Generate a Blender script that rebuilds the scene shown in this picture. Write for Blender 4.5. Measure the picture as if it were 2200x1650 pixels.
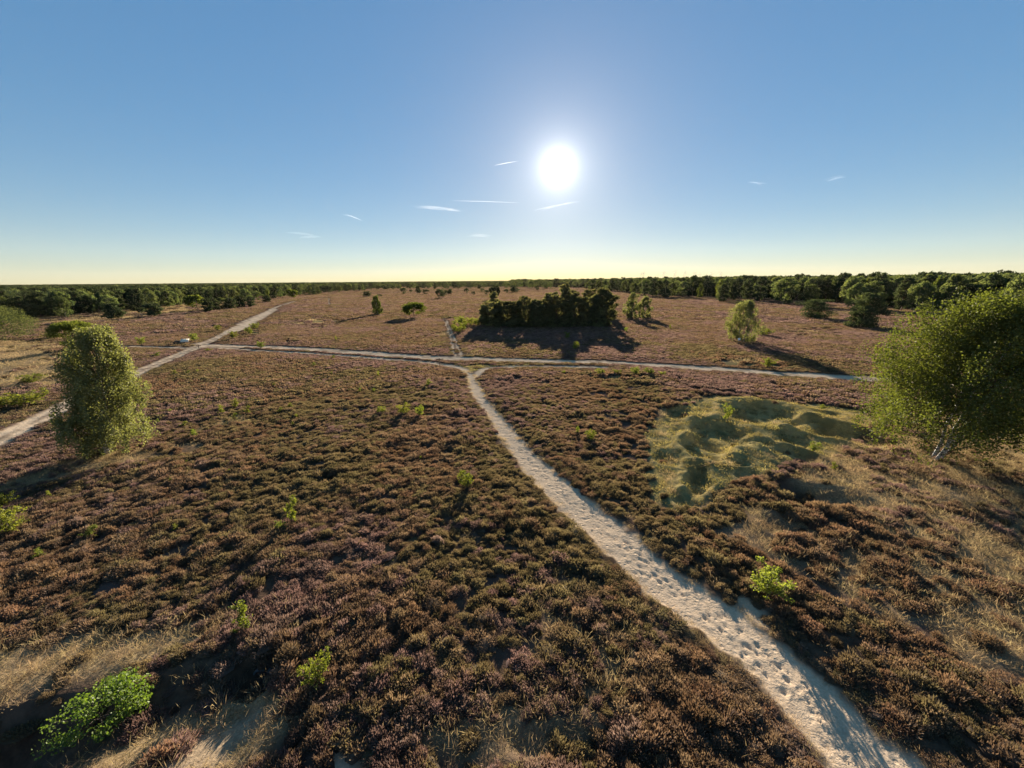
import bpy, math, random
import numpy as np
from mathutils import Matrix, Vector

# ------------------------------------------------------------------ scene, camera, sky, sun
scene = bpy.context.scene
for o in list(bpy.data.objects):
    bpy.data.objects.remove(o)
col = scene.collection
rad = math.radians

CAM_H = 12.0
F_PX = 829.0                       # focal length in pixels of a 2200 px wide picture (13 mm equivalent)
PITCH, ROLL = rad(15.0), rad(0.45)
cam_data = bpy.data.cameras.new('camera')
cam = bpy.data.objects.new('camera', cam_data)
col.objects.link(cam)
CAM_M = Matrix.Rotation(rad(90) - PITCH, 3, 'X') @ Matrix.Rotation(-ROLL, 3, 'Z')
cam.matrix_world = Matrix.Translation((0, 0, CAM_H)) @ CAM_M.to_4x4()
cam_data.sensor_fit = 'HORIZONTAL'
cam_data.sensor_width = 36.0
cam_data.lens = 36.0 * F_PX / 2200.0
cam_data.clip_start = 0.1
cam_data.clip_end = 300000.0
scene.camera = cam

SUN_EL, SUN_AZ = rad(14.2), rad(6.4)
SUN_DIR = Vector((math.sin(SUN_AZ) * math.cos(SUN_EL), math.cos(SUN_AZ) * math.cos(SUN_EL), math.sin(SUN_EL)))

world = bpy.data.worlds.new('World')
scene.world = world
world.use_nodes = True
wn, wl = world.node_tree.nodes, world.node_tree.links
wn.clear()
w_out = wn.new('ShaderNodeOutputWorld')
w_bg = wn.new('ShaderNodeBackground')
w_bg.inputs['Strength'].default_value = 0.05
sky = wn.new('ShaderNodeTexSky')
sky.sky_type = 'NISHITA'
sky.sun_disc = False
sky.sun_elevation = SUN_EL
sky.sun_rotation = SUN_AZ
sky.altitude = 80.0
sky.air_density = 0.85
sky.dust_density = 0.08
sky.ozone_density = 2.4
# the blazing sun and its aureole, by angle from the sun's direction
geo = wn.new('ShaderNodeTexCoord')
dot = wn.new('ShaderNodeVectorMath'); dot.operation = 'DOT_PRODUCT'
dot.inputs[1].default_value = SUN_DIR
nrm = wn.new('ShaderNodeVectorMath'); nrm.operation = 'NORMALIZE'
wl.new(geo.outputs['Generated'], nrm.inputs[0])
wl.new(nrm.outputs[0], dot.inputs[0])
def wmath(op, a, b=None):
    n = wn.new('ShaderNodeMath'); n.operation = op
    for i, v in enumerate((a, b)):
        if v is None: continue
        if isinstance(v, (int, float)): n.inputs[i].default_value = v
        else: wl.new(v, n.inputs[i])
    return n.outputs[0]
theta = wmath('ARCCOSINE', wmath('MINIMUM', dot.outputs['Value'], 0.9999999))
def lobe(sigma_deg, power, amp):
    q = wmath('POWER', wmath('DIVIDE', theta, rad(sigma_deg)), power)
    return wmath('MULTIPLY', wmath('EXPONENT', wmath('MULTIPLY', q, -1.0)), amp)
aure = wmath('ADD', lobe(0.9, 1.0, 16.0), lobe(3.2, 1.0, 3.6))
sun_rgb = wn.new('ShaderNodeCombineXYZ')
wl.new(aure, sun_rgb.inputs[0])
wl.new(wmath('MULTIPLY', aure, 0.93), sun_rgb.inputs[1])
wl.new(wmath('MULTIPLY', aure, 0.82), sun_rgb.inputs[2])
addv = wn.new('ShaderNodeVectorMath'); addv.operation = 'ADD'
# soften the sky's range and deepen its blue, evenly over the whole dome
gm = wn.new('ShaderNodeGamma'); gm.inputs[1].default_value = 0.42
hs = wn.new('ShaderNodeHueSaturation'); hs.inputs['Saturation'].default_value = 1.95; hs.inputs['Value'].default_value = 1.55; hs.inputs['Hue'].default_value = 0.506
wl.new(sky.outputs[0], gm.inputs[0]); wl.new(gm.outputs[0], hs.inputs['Color']); wl.new(hs.outputs[0], addv.inputs[0])
wl.new(sun_rgb.outputs[0], addv.inputs[1])
wl.new(addv.outputs[0], w_bg.inputs['Color'])
wl.new(w_bg.outputs[0], w_out.inputs[0])

sun_data = bpy.data.lights.new('sun', 'SUN')
sun_data.energy = 5.0
sun_data.angle = rad(0.53)
sun_data.color = (1.0, 0.88, 0.73)
sun_o = bpy.data.objects.new('sun', sun_data)
sun_o.rotation_euler = SUN_DIR.to_track_quat('Z', 'Y').to_euler()
sun_o.location = (20, 200, 60)
col.objects.link(sun_o)

vs = scene.view_settings
vs.view_transform = 'Standard'
vs.look = 'None'
vs.gamma = 1.0
vs.use_curve_mapping = False
vs.exposure = 2.0

# ------------------------------------------------------------------ helpers
rng = np.random.default_rng(7)
random.seed(7)
MW = np.array(CAM_M)

def ray(px, py):
    d = np.array([(px - 1100) / F_PX, -(py - 825) / F_PX, -1.0])
    return MW @ d

def project(P):
    """world points (n,3) -> pixel x, pixel y, depth"""
    q = (np.asarray(P, float) - np.array([0, 0, CAM_H])) @ MW
    dep = -q[:, 2]
    dd = np.where(dep > 0.01, dep, 0.01)
    return 1100 + F_PX * q[:, 0] / dd, 825 - F_PX * q[:, 1] / dd, dep

def flat_at(px, py, z=0.0):
    d = ray(px, py)
    t = (z - CAM_H) / d[2]
    return np.array([d[0] * t, d[1] * t])

def G(*pts):
    return np.array([flat_at(x, y) for x, y in pts])

def hash2(ix, iy, seed):
    n = (ix.astype(np.int64) * 374761393 + iy.astype(np.int64) * 668265263 + seed * 974634777) & 0x7fffffff
    n = ((n ^ (n >> 13)) * 1274126177) & 0x7fffffff
    n = n ^ (n >> 16)
    return (n & 0xffff) / 65535.0

def vnoise(x, y, seed=0):
    ix, iy = np.floor(x), np.floor(y)
    fx, fy = x - ix, y - iy
    fx = fx * fx * (3 - 2 * fx); fy = fy * fy * (3 - 2 * fy)
    a = hash2(ix, iy, seed); b = hash2(ix + 1, iy, seed)
    c = hash2(ix, iy + 1, seed); d = hash2(ix + 1, iy + 1, seed)
    return (a + (b - a) * fx) * (1 - fy) + (c + (d - c) * fx) * fy

def fbm(x, y, seed=0, octv=4):
    s = 0; amp = 0.5; tot = 0
    for k in range(octv):
        s = s + amp * vnoise(x, y, seed + k * 17); tot += amp
        x = x * 2.03 + 5.1; y = y * 2.03 + 1.7; amp *= 0.5
    return s / tot

def sstep(a, b, x):
    t = np.clip((x - a) / (b - a), 0, 1)
    return t * t * (3 - 2 * t)

def seg_dist(x, y, pts):
    """distance to a polyline"""
    best = np.full(x.shape, 1e9)
    for (ax, ay), (bx, by) in zip(pts[:-1], pts[1:]):
        dx, dy = bx - ax, by - ay
        L = dx * dx + dy * dy + 1e-12
        t = np.clip(((x - ax) * dx + (y - ay) * dy) / L, 0, 1)
        best = np.minimum(best, (x - ax - t * dx) ** 2 + (y - ay - t * dy) ** 2)
    return np.sqrt(best)

def poly_sd(x, y, poly):
    """signed distance to a polygon, negative inside"""
    ring = np.vstack([poly, poly[:1]])
    d = seg_dist(x, y, ring)
    ins = np.zeros(x.shape, bool)
    for (ax, ay), (bx, by) in zip(ring[:-1], ring[1:]):
        c = ((ay > y) != (by > y)) & (x < (bx - ax) * (y - ay) / (by - ay + 1e-15) + ax)
        ins ^= c
    return np.where(ins, -d, d)

# ------------------------------------------------------------------ the plan of the heath (taken from the photograph, laid out on the ground)
foot_L = [(1000, 797), (1012, 848), (1054, 906), (1087, 958), (1150, 1043), (1256, 1149), (1379, 1260), (1460, 1323), (1618, 1455), (1690, 1535), (1792, 1650), (1960, 1860)]
foot_R = [(2230, 1860), (2004, 1650), (1907, 1578), (1822, 1497), (1767, 1455), (1644, 1357), (1585, 1310), (1440, 1215), (1336, 1120), (1230, 1043), (1133, 958), (1089, 906), (1044, 853), (1018, 805)]
MAIN = G(*(foot_L + foot_R))
MAIN_C = G((1008, 800), (1028, 850), (1071, 906), (1110, 958), (1190, 1043), (1296, 1134), (1400, 1225), (1526, 1313), (1692, 1455), (1778, 1535), (1898, 1650), (2090, 1860))
# other tracks: centre line in pixels, half width in metres
TRACKS = [
    (G((448, 741), (500, 743), (576, 745), (704, 752.5), (831, 762.5), (945, 770), (1060, 772.5), (1158, 775), (1311, 778.5), (1480, 789), (1676, 801.5), (1892, 814.5), (2200, 834), (2600, 862)), 1.35),
    (G((440, 745), (520, 751), (602, 756), (704, 762), (805, 770), (933, 780.5), (985, 789), (1003, 800)), 0.6),
    (G((1021, 808), (1035, 795), (1056, 789), (1110, 787.5), (1158, 787.5), (1240, 789), (1300, 791)), 0.55),
    (G((-60, 972), (0, 943), (70, 908), (137, 874), (230, 830), (313, 793), (392, 758), (424, 745), (483, 716), (522, 694), (576, 668), (602, 656), (634, 647.5), (700, 640)), 1.0),
    (G((500, 712), (535, 695), (560, 681), (590, 664)), 1.7),
    (G((150, 742), (220, 743), (293, 744), (407, 748)), 0.7),
    (G((951, 684), (966, 718), (976, 760), (978, 766)), 0.27),
    (G((958, 685), (974, 718), (989, 760), (991, 766)), 0.27),
    (G((380, 745), (412, 740), (440, 733)), 0.4),
]
DUNE = G((1395, 1000), (1385, 940), (1420, 895), (1452, 868), (1530, 857), (1640, 866), (1740, 872), (1840, 880), (1890, 905), (1860, 940), (1800, 975), (1720, 990), (1660, 1020), (1560, 1050), (1500, 1085), (1440, 1095), (1395, 1070))
GREENS = [
    (DUNE, 1.0),
    (G((985, 786), (1050, 783), (1140, 784), (1050, 788), (1020, 797)), 1.0),
    (G((640, 697), (665, 687), (690, 690), (722, 686), (728, 696), (690, 703), (660, 702)), 0.9),
    (G((505, 722), (530, 700), (572, 702), (575, 712), (548, 724), (520, 732)), 0.7),
    (G((1540, 781), (1580, 776), (1660, 781), (1720, 786), (1690, 793), (1620, 789)), 0.7),
    (G((0, 895), (0, 840), (60, 825), (95, 850), (80, 870)), 0.6),
    (G((1240, 800), (1320, 806), (1430, 812), (1300, 825), (1250, 818)), 0.3),
    (G((900, 885), (955, 880), (960, 892), (905, 898)), 0.6),
    (G((410, 950), (430, 905), (530, 870), (545, 900), (470, 940)), 0.35),
    (G((640, 1030), (660, 1005), (720, 1010), (690, 1040)), 0.6),
    (G((780, 1650), (790, 1600), (900, 1610), (930, 1660)), 0.5),
    (G((760, 1210), (850, 1130), (950, 1150), (860, 1230)), 0.25),
    (G((800, 730), (820, 700), (960, 715), (972, 755), (900, 757)), 0.2),
]
STRAWS = [
    (G((1880, 930), (2230, 890), (2600, 1000), (2500, 1500), (2230, 1450), (2070, 1420), (1990, 1320), (1930, 1190), (1800, 1090), (1700, 1040), (1760, 985), (1840, 950)), 0.85),
    (G((1560, 1150), (1600, 1080), (1720, 1110), (1900, 1180), (1990, 1330), (1890, 1330), (1760, 1240)), 0.5),
    (G((1180, 1300), (1250, 1270), (1400, 1300), (1420, 1400), (1330, 1560), (1060, 1650), (900, 1620), (880, 1560), (1060, 1480), (1180, 1390)), 0.52),
    (G((-200, 1425), (0, 1380), (160, 1360), (300, 1345), (480, 1318), (520, 1345), (400, 1400), (250, 1445), (60, 1492), (-200, 1560)), 1.0),
    (G((-50, 1740), (120, 1660), (400, 1525), (560, 1480), (640, 1488), (645, 1540), (590, 1600), (430, 1700), (200, 1800)), 1.0),
    (G((560, 1350), (640, 1325), (700, 1330), (680, 1375), (600, 1400)), 0.5),
    (G((-300, 760), (-300, 735), (0, 732), (130, 738), (150, 790), (130, 830), (0, 850), (-300, 900)), 0.9),
    (G((-300, 700), (-100, 668), (60, 657), (330, 640), (640, 628), (600, 636), (430, 668), (240, 690), (100, 696), (0, 700)), 0.85),
    (G((-60, 1090), (0, 1035), (150, 988), (300, 968), (325, 985), (120, 1035), (0, 1085)), 0.8),
    (G((625, 699), (660, 679), (690, 688), (715, 678), (728, 694), (690, 706)), 0.7),
    (G((560, 736), (620, 731), (640, 735), (600, 739), (565, 740)), 0.7),
    (G((860, 722), (960, 712), (970, 720), (900, 727)), 0.45),
    (G((1000, 765), (1000, 752), (1035, 755), (1040, 766)), 0.6),
    (G((1530, 778), (1600, 770), (1650, 780), (1580, 784)), 0.8),
    (G((1690, 712), (1780, 706), (1800, 718), (1720, 722)), 0.4),
    (G((1050, 1010), (1110, 1000), (1190, 1120), (1120, 1080)), 0.1),
    (G((370, 950), (470, 900), (560, 885), (500, 930), (420, 975)), 0.35),
    (G((1850, 880), (2200, 850), (2260, 900), (1900, 930)), 0.45),
]
TRENCH = G((-250, 1540), (0, 1495), (480, 1405), (570, 1430), (585, 1475), (420, 1530), (150, 1650), (-100, 1760), (-400, 1760))
SANDS = [
    (G((690, 1670), (725, 1590), (750, 1600), (770, 1670)), 1.0),
    (G((300, 1660), (430, 1560), (560, 1510), (580, 1535), (520, 1600), (420, 1670)), 0.3),
    (G((1575, 1270), (1590, 1255), (1625, 1300), (1660, 1345), (1620, 1340)), 0.8),
    (G((700, 642), (713, 640), (712, 660), (702, 665)), 0.5),
]

def masks(x, y):
    """sand, green grass, straw, rutted-track cover at ground points"""
    jit = (fbm(x * 1.1, y * 1.1, 3, 3) - 0.5)
    jit2 = (fbm(x * 0.5, y * 0.5, 9, 4) - 0.5)
    r = np.hypot(x, y)
    sd = poly_sd(x, y, MAIN) + jit * 0.9 + (fbm(x * 3, y * 3, 5, 2) - .5) * .3
    sand = 1 - sstep(-0.18, 0.22, sd)
    for k, (pts, hw) in enumerate(TRACKS):
        d = seg_dist(x, y, pts) - hw + jit * (0.5 if hw > .5 else 0.08)
        m = 1 - sstep(-0.25, 0.25, d)
        if k == 3:      # grown middle strip on the cart track
            m = m * (1 - 0.7 * (1 - sstep(0.12, 0.35, np.abs(seg_dist(x, y, pts) + jit2 * .3))) * sstep(0.35, 0.55, vnoise(x * .3, y * .3, 77) + 0.1))
        m = m * (1 - 0.55 * sstep(.5, .72, fbm(x * .9, y * .9, 78 + k, 3)))
        sand = np.maximum(sand, m)
    for poly, s in SANDS:
        sand = np.maximum(sand, s * (1 - sstep(-0.3, 0.3, poly_sd(x, y, poly) + jit * .8)))
    green = np.zeros_like(x); straw = np.zeros_like(x)
    soft = 0.25 + r * 0.012
    for poly, s in GREENS:
        green = np.maximum(green, s * (1 - sstep(-soft, soft, poly_sd(x, y, poly) + jit2 * (0.7 + r * .025))))
    for poly, s in STRAWS:
        straw = np.maximum(straw, s * (1 - sstep(-soft, soft, poly_sd(x, y, poly) + jit2 * (0.6 + r * .03))))
    green *= (1 - sand); straw *= (1 - sand) * (1 - 0.8 * green)
    return sand, green, straw

# hollows and mounds of the grassed pits: (pixel x, pixel y, radius across, radius along, depth)
PITS = [
    (1455, 893, 1.0, 1.6, -0.75), (1640, 893, 2.6, 3.0, -1.25), (1590, 902, 1.4, 2.2, -0.6),
    (1545, 935, 2.0, 2.8, -1.15), (1515, 968, 1.5, 2.2, -0.95), (1495, 1030, 0.75, 1.9, -0.85),
    (1760, 925, 2.2, 1.7, -0.95), (1840, 942, 2.4, 1.5, -0.75), (1700, 985, 1.3, 1.4, -0.75), (1705, 948, 1.2, 1.5, -0.5),
    (1740, 1068, 1.9, 1.3, -0.75), (1830, 1085, 1.3, 1.1, -0.45), (1690, 1135, 1.0, 1.0, -0.4),
    (700, 1030, 1.0, 0.8, -0.45), (1240, 1620, 1.6, 0.7, -0.3), (548, 1452, .75, .55, -.8),
    # raised ground between them
    (1500, 875, 2.4, 2.5, 0.35), (1620, 872, 3.5, 2.2, 0.55), (1740, 897, 2.6, 2.2, 0.75), (1605, 985, 2.0, 2.2, 0.45),
    (1450, 960, 1.8, 3.0, 0.5), (1590, 1020, 1.6, 1.8, 0.35), (1790, 1035, 3.0, 1.2, 0.45), (1860, 915, 2.6, 2.0, 0.5),
    (1430, 985, 0.8, 1.0, -.35), (1580, 1000, .7, .8, -.3), (1650, 960, .9, .9, -.45), (1780, 900, 1.0, .9, -.4), (1560, 880, .8, .7, -.3), (1480, 1075, .7, .9, -.35), (1620, 1030, .8, .7, -.35), (1670, 905, .6, 1.4, .3), (1425, 1050, 1.1, 1.8, 0.25), (700, 1010, 1.2, 0.9, 0.3),
]
PITS_G = [(*flat_at(px, py), ra, rl, dz) for px, py, ra, rl, dz in PITS]
TR_A, TR_B = flat_at(-140, 1640), flat_at(565, 1462)          # trench by the buried pipe

def ground_z(x, y):
    x = np.asarray(x, float); y = np.asarray(y, float)
    r = np.hypot(x, y)
    z = (fbm(x / 22, y / 22, 21, 3) - 0.5) * 0.5 * sstep(4, 30, r) + (fbm(x / 5, y / 5, 31, 3) - 0.5) * 0.22
    z = z * (1 - sstep(600, 2000, r))
    wx_ = x + 1.1 * (fbm(x / 1.5, y / 1.5, 51, 3) - .5); wy_ = y + 1.1 * (fbm(x / 2.2 + 9, y / 2.2, 52, 3) - .5)
    for cx, cy, ra, rl, dz in PITS_G:
        # pit frame: along = away from the camera foot
        L = math.hypot(cx, cy); ux, uy = cx / L, cy / L
        al = (wx_ - cx) * ux + (wy_ - cy) * uy
        ac = (wx_ - cx) * uy - (wy_ - cy) * ux
        q = (al / rl) ** 2 + (ac / ra) ** 2
        if dz < 0:
            z = z + 0.56 * dz * np.exp(-q ** 3) + 0.2 * abs(dz) * np.exp(-((np.sqrt(q) - 1.35) / 0.3) ** 2)
        else:
            z = z + 0.35 * dz * np.exp(-q)
    # trench: steep shaded far bank, gentle sunlit near bank
    dx, dy = TR_B - TR_A
    L = math.hypot(dx, dy); tx, ty = dx / L, dy / L
    nx, ny = -ty, tx
    if ny < 0: nx, ny = -nx, -ny
    t = ((x - TR_A[0]) * tx + (y - TR_A[1]) * ty) / L
    s = (x - TR_A[0]) * nx + (y - TR_A[1]) * ny + 0.35 * (fbm(x * .8, y * .8, 41, 2) - .5)
    along = sstep(-0.6, -0.1, t) * (1 - sstep(0.95, 1.04, t))
    prof = np.where(s > 0, 1 - sstep(0.15, 1.25, s), 1 - sstep(0.0, 2.3, -s))
    depth = 0.36 + 0.75 * (1 - sstep(.1, .5, t))
    z = z - depth * prof * along
    ridge = np.exp(-((s - 1.9) / 0.9) ** 2) * sstep(-0.6, -0.1, t) * (1 - sstep(0.85, 1.25, t))
    z = z + 0.08 * ridge
    return z

# hoof prints and foot prints in the sand of the main path
PRINTS = []
def seed_prints():
    g = np.random.default_rng(55)
    seglen = [np.hypot(*(b - a)) for a, b in zip(MAIN_C[:-1], MAIN_C[1:])]
    tot = sum(seglen)
    n = 1050
    for k in range(n):
        u = g.random() ** 1.0 * tot
        for (a, b), L in zip(zip(MAIN_C[:-1], MAIN_C[1:]), seglen):
            if u <= L: break
            u -= L
        d = (b - a) / L
        p = a + d * u
        nrm = np.array([-d[1], d[0]])
        off = g.choice([-0.35, -0.05, 0.3, 0.5], p=[.2, .45, .2, .15]) + g.normal(0, 0.16)
        PRINTS.append((*(p + nrm * off), 0.045 + g.random() * 0.04, 0.02 + 0.035 * g.random(), math.atan2(d[1], d[0])))
seed_prints()

def link(o, parent=None):
    col.objects.link(o)
    if parent is not None: o.parent = parent
    return o

def tag(o, label=None, cat=None, group=None, kind=None):
    if label: o['label'] = label
    if cat: o['category'] = cat
    if group: o['group'] = group
    if kind: o['kind'] = kind
    return o

def np_mesh(name, V, F, mat=None, shade=None, smooth=False):
    """V (n,3); F list of (m,k) index arrays"""
    me = bpy.data.meshes.new(name)
    V = np.ascontiguousarray(V, np.float32)
    me.vertices.add(len(V))
    me.vertices.foreach_set('co', V.ravel())
    loops = np.concatenate([f.ravel() for f in F]).astype(np.int32)
    tot = np.concatenate([np.full(len(f), f.shape[1], np.int32) for f in F])
    st = np.concatenate([[0], np.cumsum(tot)[:-1]]).astype(np.int32)
    me.loops.add(len(loops)); me.polygons.add(len(tot))
    me.loops.foreach_set('vertex_index', loops)
    me.polygons.foreach_set('loop_start', st)
    me.polygons.foreach_set('loop_total', tot)
    if smooth: me.polygons.foreach_set('use_smooth', np.ones(len(tot), bool))
    me.update(calc_edges=True)
    if shade is not None:
        a = me.attributes.new('shade', 'FLOAT', 'POINT')
        a.data.foreach_set('value', np.ascontiguousarray(shade, np.float32))
    if mat: me.materials.append(mat)
    return me

# ------------------------------------------------------------------ materials
def new_mat(name):
    m = bpy.data.materials.new(name); m.use_nodes = True
    nt = m.node_tree; nt.nodes.clear()
    out = nt.nodes.new('ShaderNodeOutputMaterial')
    return m, nt, out

def N(nt, t, **kw):
    n = nt.nodes.new(t)
    for k, v in kw.items():
        if k in n.inputs: n.inputs[k].default_value = v
        else: setattr(n, k, v)
    return n

def mixc(nt, fac, a, b):
    n = nt.nodes.new('ShaderNodeMix'); n.data_type = 'RGBA'
    for sock, v in ((n.inputs[0], fac), (n.inputs[6], a), (n.inputs[7], b)):
        if isinstance(v, (int, float)): sock.default_value = v
        elif isinstance(v, tuple): sock.default_value = (*v, 1) if len(v) == 3 else v
        else: nt.links.new(v, sock)
    return n.outputs[2]

def foliage_mat(name, c_low, c_high, trans=0.45, gloss=0.0, vary=0.35, t_tint=(1.15, 1.1, 0.6)):
    m, nt, out = new_mat(name)
    at = N(nt, 'ShaderNodeAttribute', attribute_name='shade')
    oi = N(nt, 'ShaderNodeObjectInfo')
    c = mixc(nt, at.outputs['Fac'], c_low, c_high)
    hsv = N(nt, 'ShaderNodeHueSaturation')
    mr = N(nt, 'ShaderNodeMapRange')
    nt.links.new(oi.outputs['Random'], mr.inputs['Value'])
    mr.inputs['To Min'].default_value = 1 - vary; mr.inputs['To Max'].default_value = 1 + vary
    nt.links.new(mr.outputs[0], hsv.inputs['Value'])
    mr2 = N(nt, 'ShaderNodeMapRange')
    frac = N(nt, 'ShaderNodeMath', operation='FRACT')
    mul = N(nt, 'ShaderNodeMath', operation='MULTIPLY'); mul.inputs[1].default_value = 17.3
    nt.links.new(oi.outputs['Random'], mul.inputs[0]); nt.links.new(mul.outputs[0], frac.inputs[0])
    nt.links.new(frac.outputs[0], mr2.inputs['Value'])
    mr2.inputs['To Min'].default_value = 0.485; mr2.inputs['To Max'].default_value = 0.515
    nt.links.new(mr2.outputs[0], hsv.inputs['Hue'])
    nt.links.new(c, hsv.inputs['Color'])
    dif = N(nt, 'ShaderNodeBsdfDiffuse')
    tra = N(nt, 'ShaderNodeBsdfTranslucent')
    nt.links.new(hsv.outputs[0], dif.inputs['Color'])
    tt = N(nt, 'ShaderNodeMix', data_type='RGBA', blend_type='MULTIPLY')
    tt.inputs[0].default_value = 1.0
    nt.links.new(hsv.outputs[0], tt.inputs[6]); tt.inputs[7].default_value = (*t_tint, 1)
    nt.links.new(tt.outputs[2], tra.inputs['Color'])
    mix = N(nt, 'ShaderNodeMixShader'); mix.inputs[0].default_value = trans
    nt.links.new(dif.outputs[0], mix.inputs[1]); nt.links.new(tra.outputs[0], mix.inputs[2])
    last = mix.outputs[0]
    if gloss > 0:
        gl = N(nt, 'ShaderNodeBsdfGlossy'); gl.inputs['Roughness'].default_value = 0.55
        gl.inputs['Color'].default_value = (0.9, 0.9, 0.85, 1)
        mg = N(nt, 'ShaderNodeMixShader'); mg.inputs[0].default_value = gloss
        nt.links.new(last, mg.inputs[1]); nt.links.new(gl.outputs[0], mg.inputs[2])
        last = mg.outputs[0]
    nt.links.new(last, out.inputs[0])
    return m

def plain_mat(name, a, b, scale=8.0, rough=0.8, bump=0.0):
    m, nt, out = new_mat(name)
    p = N(nt, 'ShaderNodeBsdfPrincipled'); p.inputs['Roughness'].default_value = rough
    tc = N(nt, 'ShaderNodeTexCoord')
    no = N(nt, 'ShaderNodeTexNoise', Scale=scale, Detail=4.0)
    nt.links.new(tc.outputs['Object'], no.inputs['Vector'])
    nt.links.new(mixc(nt, no.outputs['Fac'], a, b), p.inputs['Base Color'])
    if bump:
        bp = N(nt, 'ShaderNodeBump', Strength=bump, Distance=0.02)
        nt.links.new(no.outputs['Fac'], bp.inputs['Height']); nt.links.new(bp.outputs[0], p.inputs['Normal'])
    nt.links.new(p.outputs[0], out.inputs[0])
    return m

def birch_bark():
    m, nt, out = new_mat('birch_bark')
    p = N(nt, 'ShaderNodeBsdfPrincipled'); p.inputs['Roughness'].default_value = 0.7
    tc = N(nt, 'ShaderNodeTexCoord')
    mp = N(nt, 'ShaderNodeMapping'); mp.inputs['Scale'].default_value = (3, 3, 9)
    no = N(nt, 'ShaderNodeTexNoise', Scale=1.6, Detail=5.0, Roughness=0.7)
    nt.links.new(tc.outputs['Object'], mp.inputs['Vector']); nt.links.new(mp.outputs[0], no.inputs['Vector'])
    cr = N(nt, 'ShaderNodeValToRGB')
    cr.color_ramp.elements[0].position = 0.44; cr.color_ramp.elements[0].color = (0.03, 0.026, 0.022, 1)
    cr.color_ramp.elements[1].position = 0.55; cr.color_ramp.elements[1].color = (0.52, 0.49, 0.44, 1)
    nt.links.new(no.outputs['Fac'], cr.inputs[0]); nt.links.new(cr.outputs[0], p.inputs['Base Color'])
    nt.links.new(p.outputs[0], out.inputs[0])
    return m

M = {}
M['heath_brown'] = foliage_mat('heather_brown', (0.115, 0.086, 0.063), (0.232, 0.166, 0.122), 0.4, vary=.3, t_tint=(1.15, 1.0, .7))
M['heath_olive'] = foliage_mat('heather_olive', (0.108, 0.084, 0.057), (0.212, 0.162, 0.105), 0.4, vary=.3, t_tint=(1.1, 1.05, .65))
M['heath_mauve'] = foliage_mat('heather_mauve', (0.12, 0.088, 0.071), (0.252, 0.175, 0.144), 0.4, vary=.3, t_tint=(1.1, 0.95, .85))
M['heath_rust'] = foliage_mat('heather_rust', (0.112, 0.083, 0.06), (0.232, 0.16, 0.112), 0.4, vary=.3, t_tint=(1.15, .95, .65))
M['straw'] = foliage_mat('straw_grass', (0.20, 0.15, 0.085), (0.43, 0.325, 0.19), 0.45, t_tint=(1.05, 1.0, .8))
M['turf'] = foliage_mat('turf_grass', (0.17, 0.14, 0.065), (0.36, 0.30, 0.14), 0.4, vary=.4, t_tint=(1.05, 1.0, .6))
M['sapling'] = foliage_mat('sapling_leaf', (0.12, 0.138, 0.024), (0.27, 0.285, 0.055), 0.5, 0.015, 0.25, (1.1, 1.1, .5))
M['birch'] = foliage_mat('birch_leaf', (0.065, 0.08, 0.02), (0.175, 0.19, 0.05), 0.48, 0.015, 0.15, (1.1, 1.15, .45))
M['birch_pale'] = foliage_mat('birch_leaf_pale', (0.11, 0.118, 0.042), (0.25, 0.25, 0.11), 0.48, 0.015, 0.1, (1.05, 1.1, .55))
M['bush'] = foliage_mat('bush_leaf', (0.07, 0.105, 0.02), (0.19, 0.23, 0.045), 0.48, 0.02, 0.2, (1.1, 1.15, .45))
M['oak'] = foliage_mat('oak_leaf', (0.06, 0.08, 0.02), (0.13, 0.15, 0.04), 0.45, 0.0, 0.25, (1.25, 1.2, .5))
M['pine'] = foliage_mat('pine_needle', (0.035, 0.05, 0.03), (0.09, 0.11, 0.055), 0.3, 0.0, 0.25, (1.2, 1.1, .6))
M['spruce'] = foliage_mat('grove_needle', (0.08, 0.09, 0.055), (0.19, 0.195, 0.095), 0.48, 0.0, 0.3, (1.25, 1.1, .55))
M['wood_far'] = foliage_mat('wood_leaf', (0.055, 0.078, 0.042), (0.135, 0.158, 0.072), 0.45, 0.0, 0.4, (1.25, 1.15, .55))  # dull blue-green: distance haze of the far woods put into the leaf colour
M['bark'] = plain_mat('bark', (0.05, 0.038, 0.028), (0.13, 0.10, 0.075), 6, 0.9, 0.6)
M['pine_bark'] = plain_mat('pine_bark', (0.06, 0.04, 0.028), (0.20, 0.11, 0.065), 5, 0.9, 0.6)
M['birch_bark'] = birch_bark()
M['twig'] = plain_mat('twig', (0.05, 0.036, 0.026), (0.12, 0.085, 0.06), 9, 0.9)
M['post_wood'] = plain_mat('weathered_post', (0.07, 0.05, 0.035), (0.16, 0.12, 0.085), 14, 0.85)
M['board'] = plain_mat('pale_board', (0.66, 0.56, 0.42), (0.78, 0.68, 0.52), 4, 0.5)
M['white_sign'] = plain_mat('white_sign', (0.75, 0.77, 0.80), (0.82, 0.84, 0.86), 6, 0.4)
M['concrete'] = plain_mat('concrete', (0.10, 0.095, 0.09), (0.2, 0.19, 0.18), 5, 0.9, 0.5)
M['turbine'] = plain_mat('turbine_white', (0.6, 0.6, 0.6), (0.68, 0.68, 0.68), 0.1, 0.5)

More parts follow.
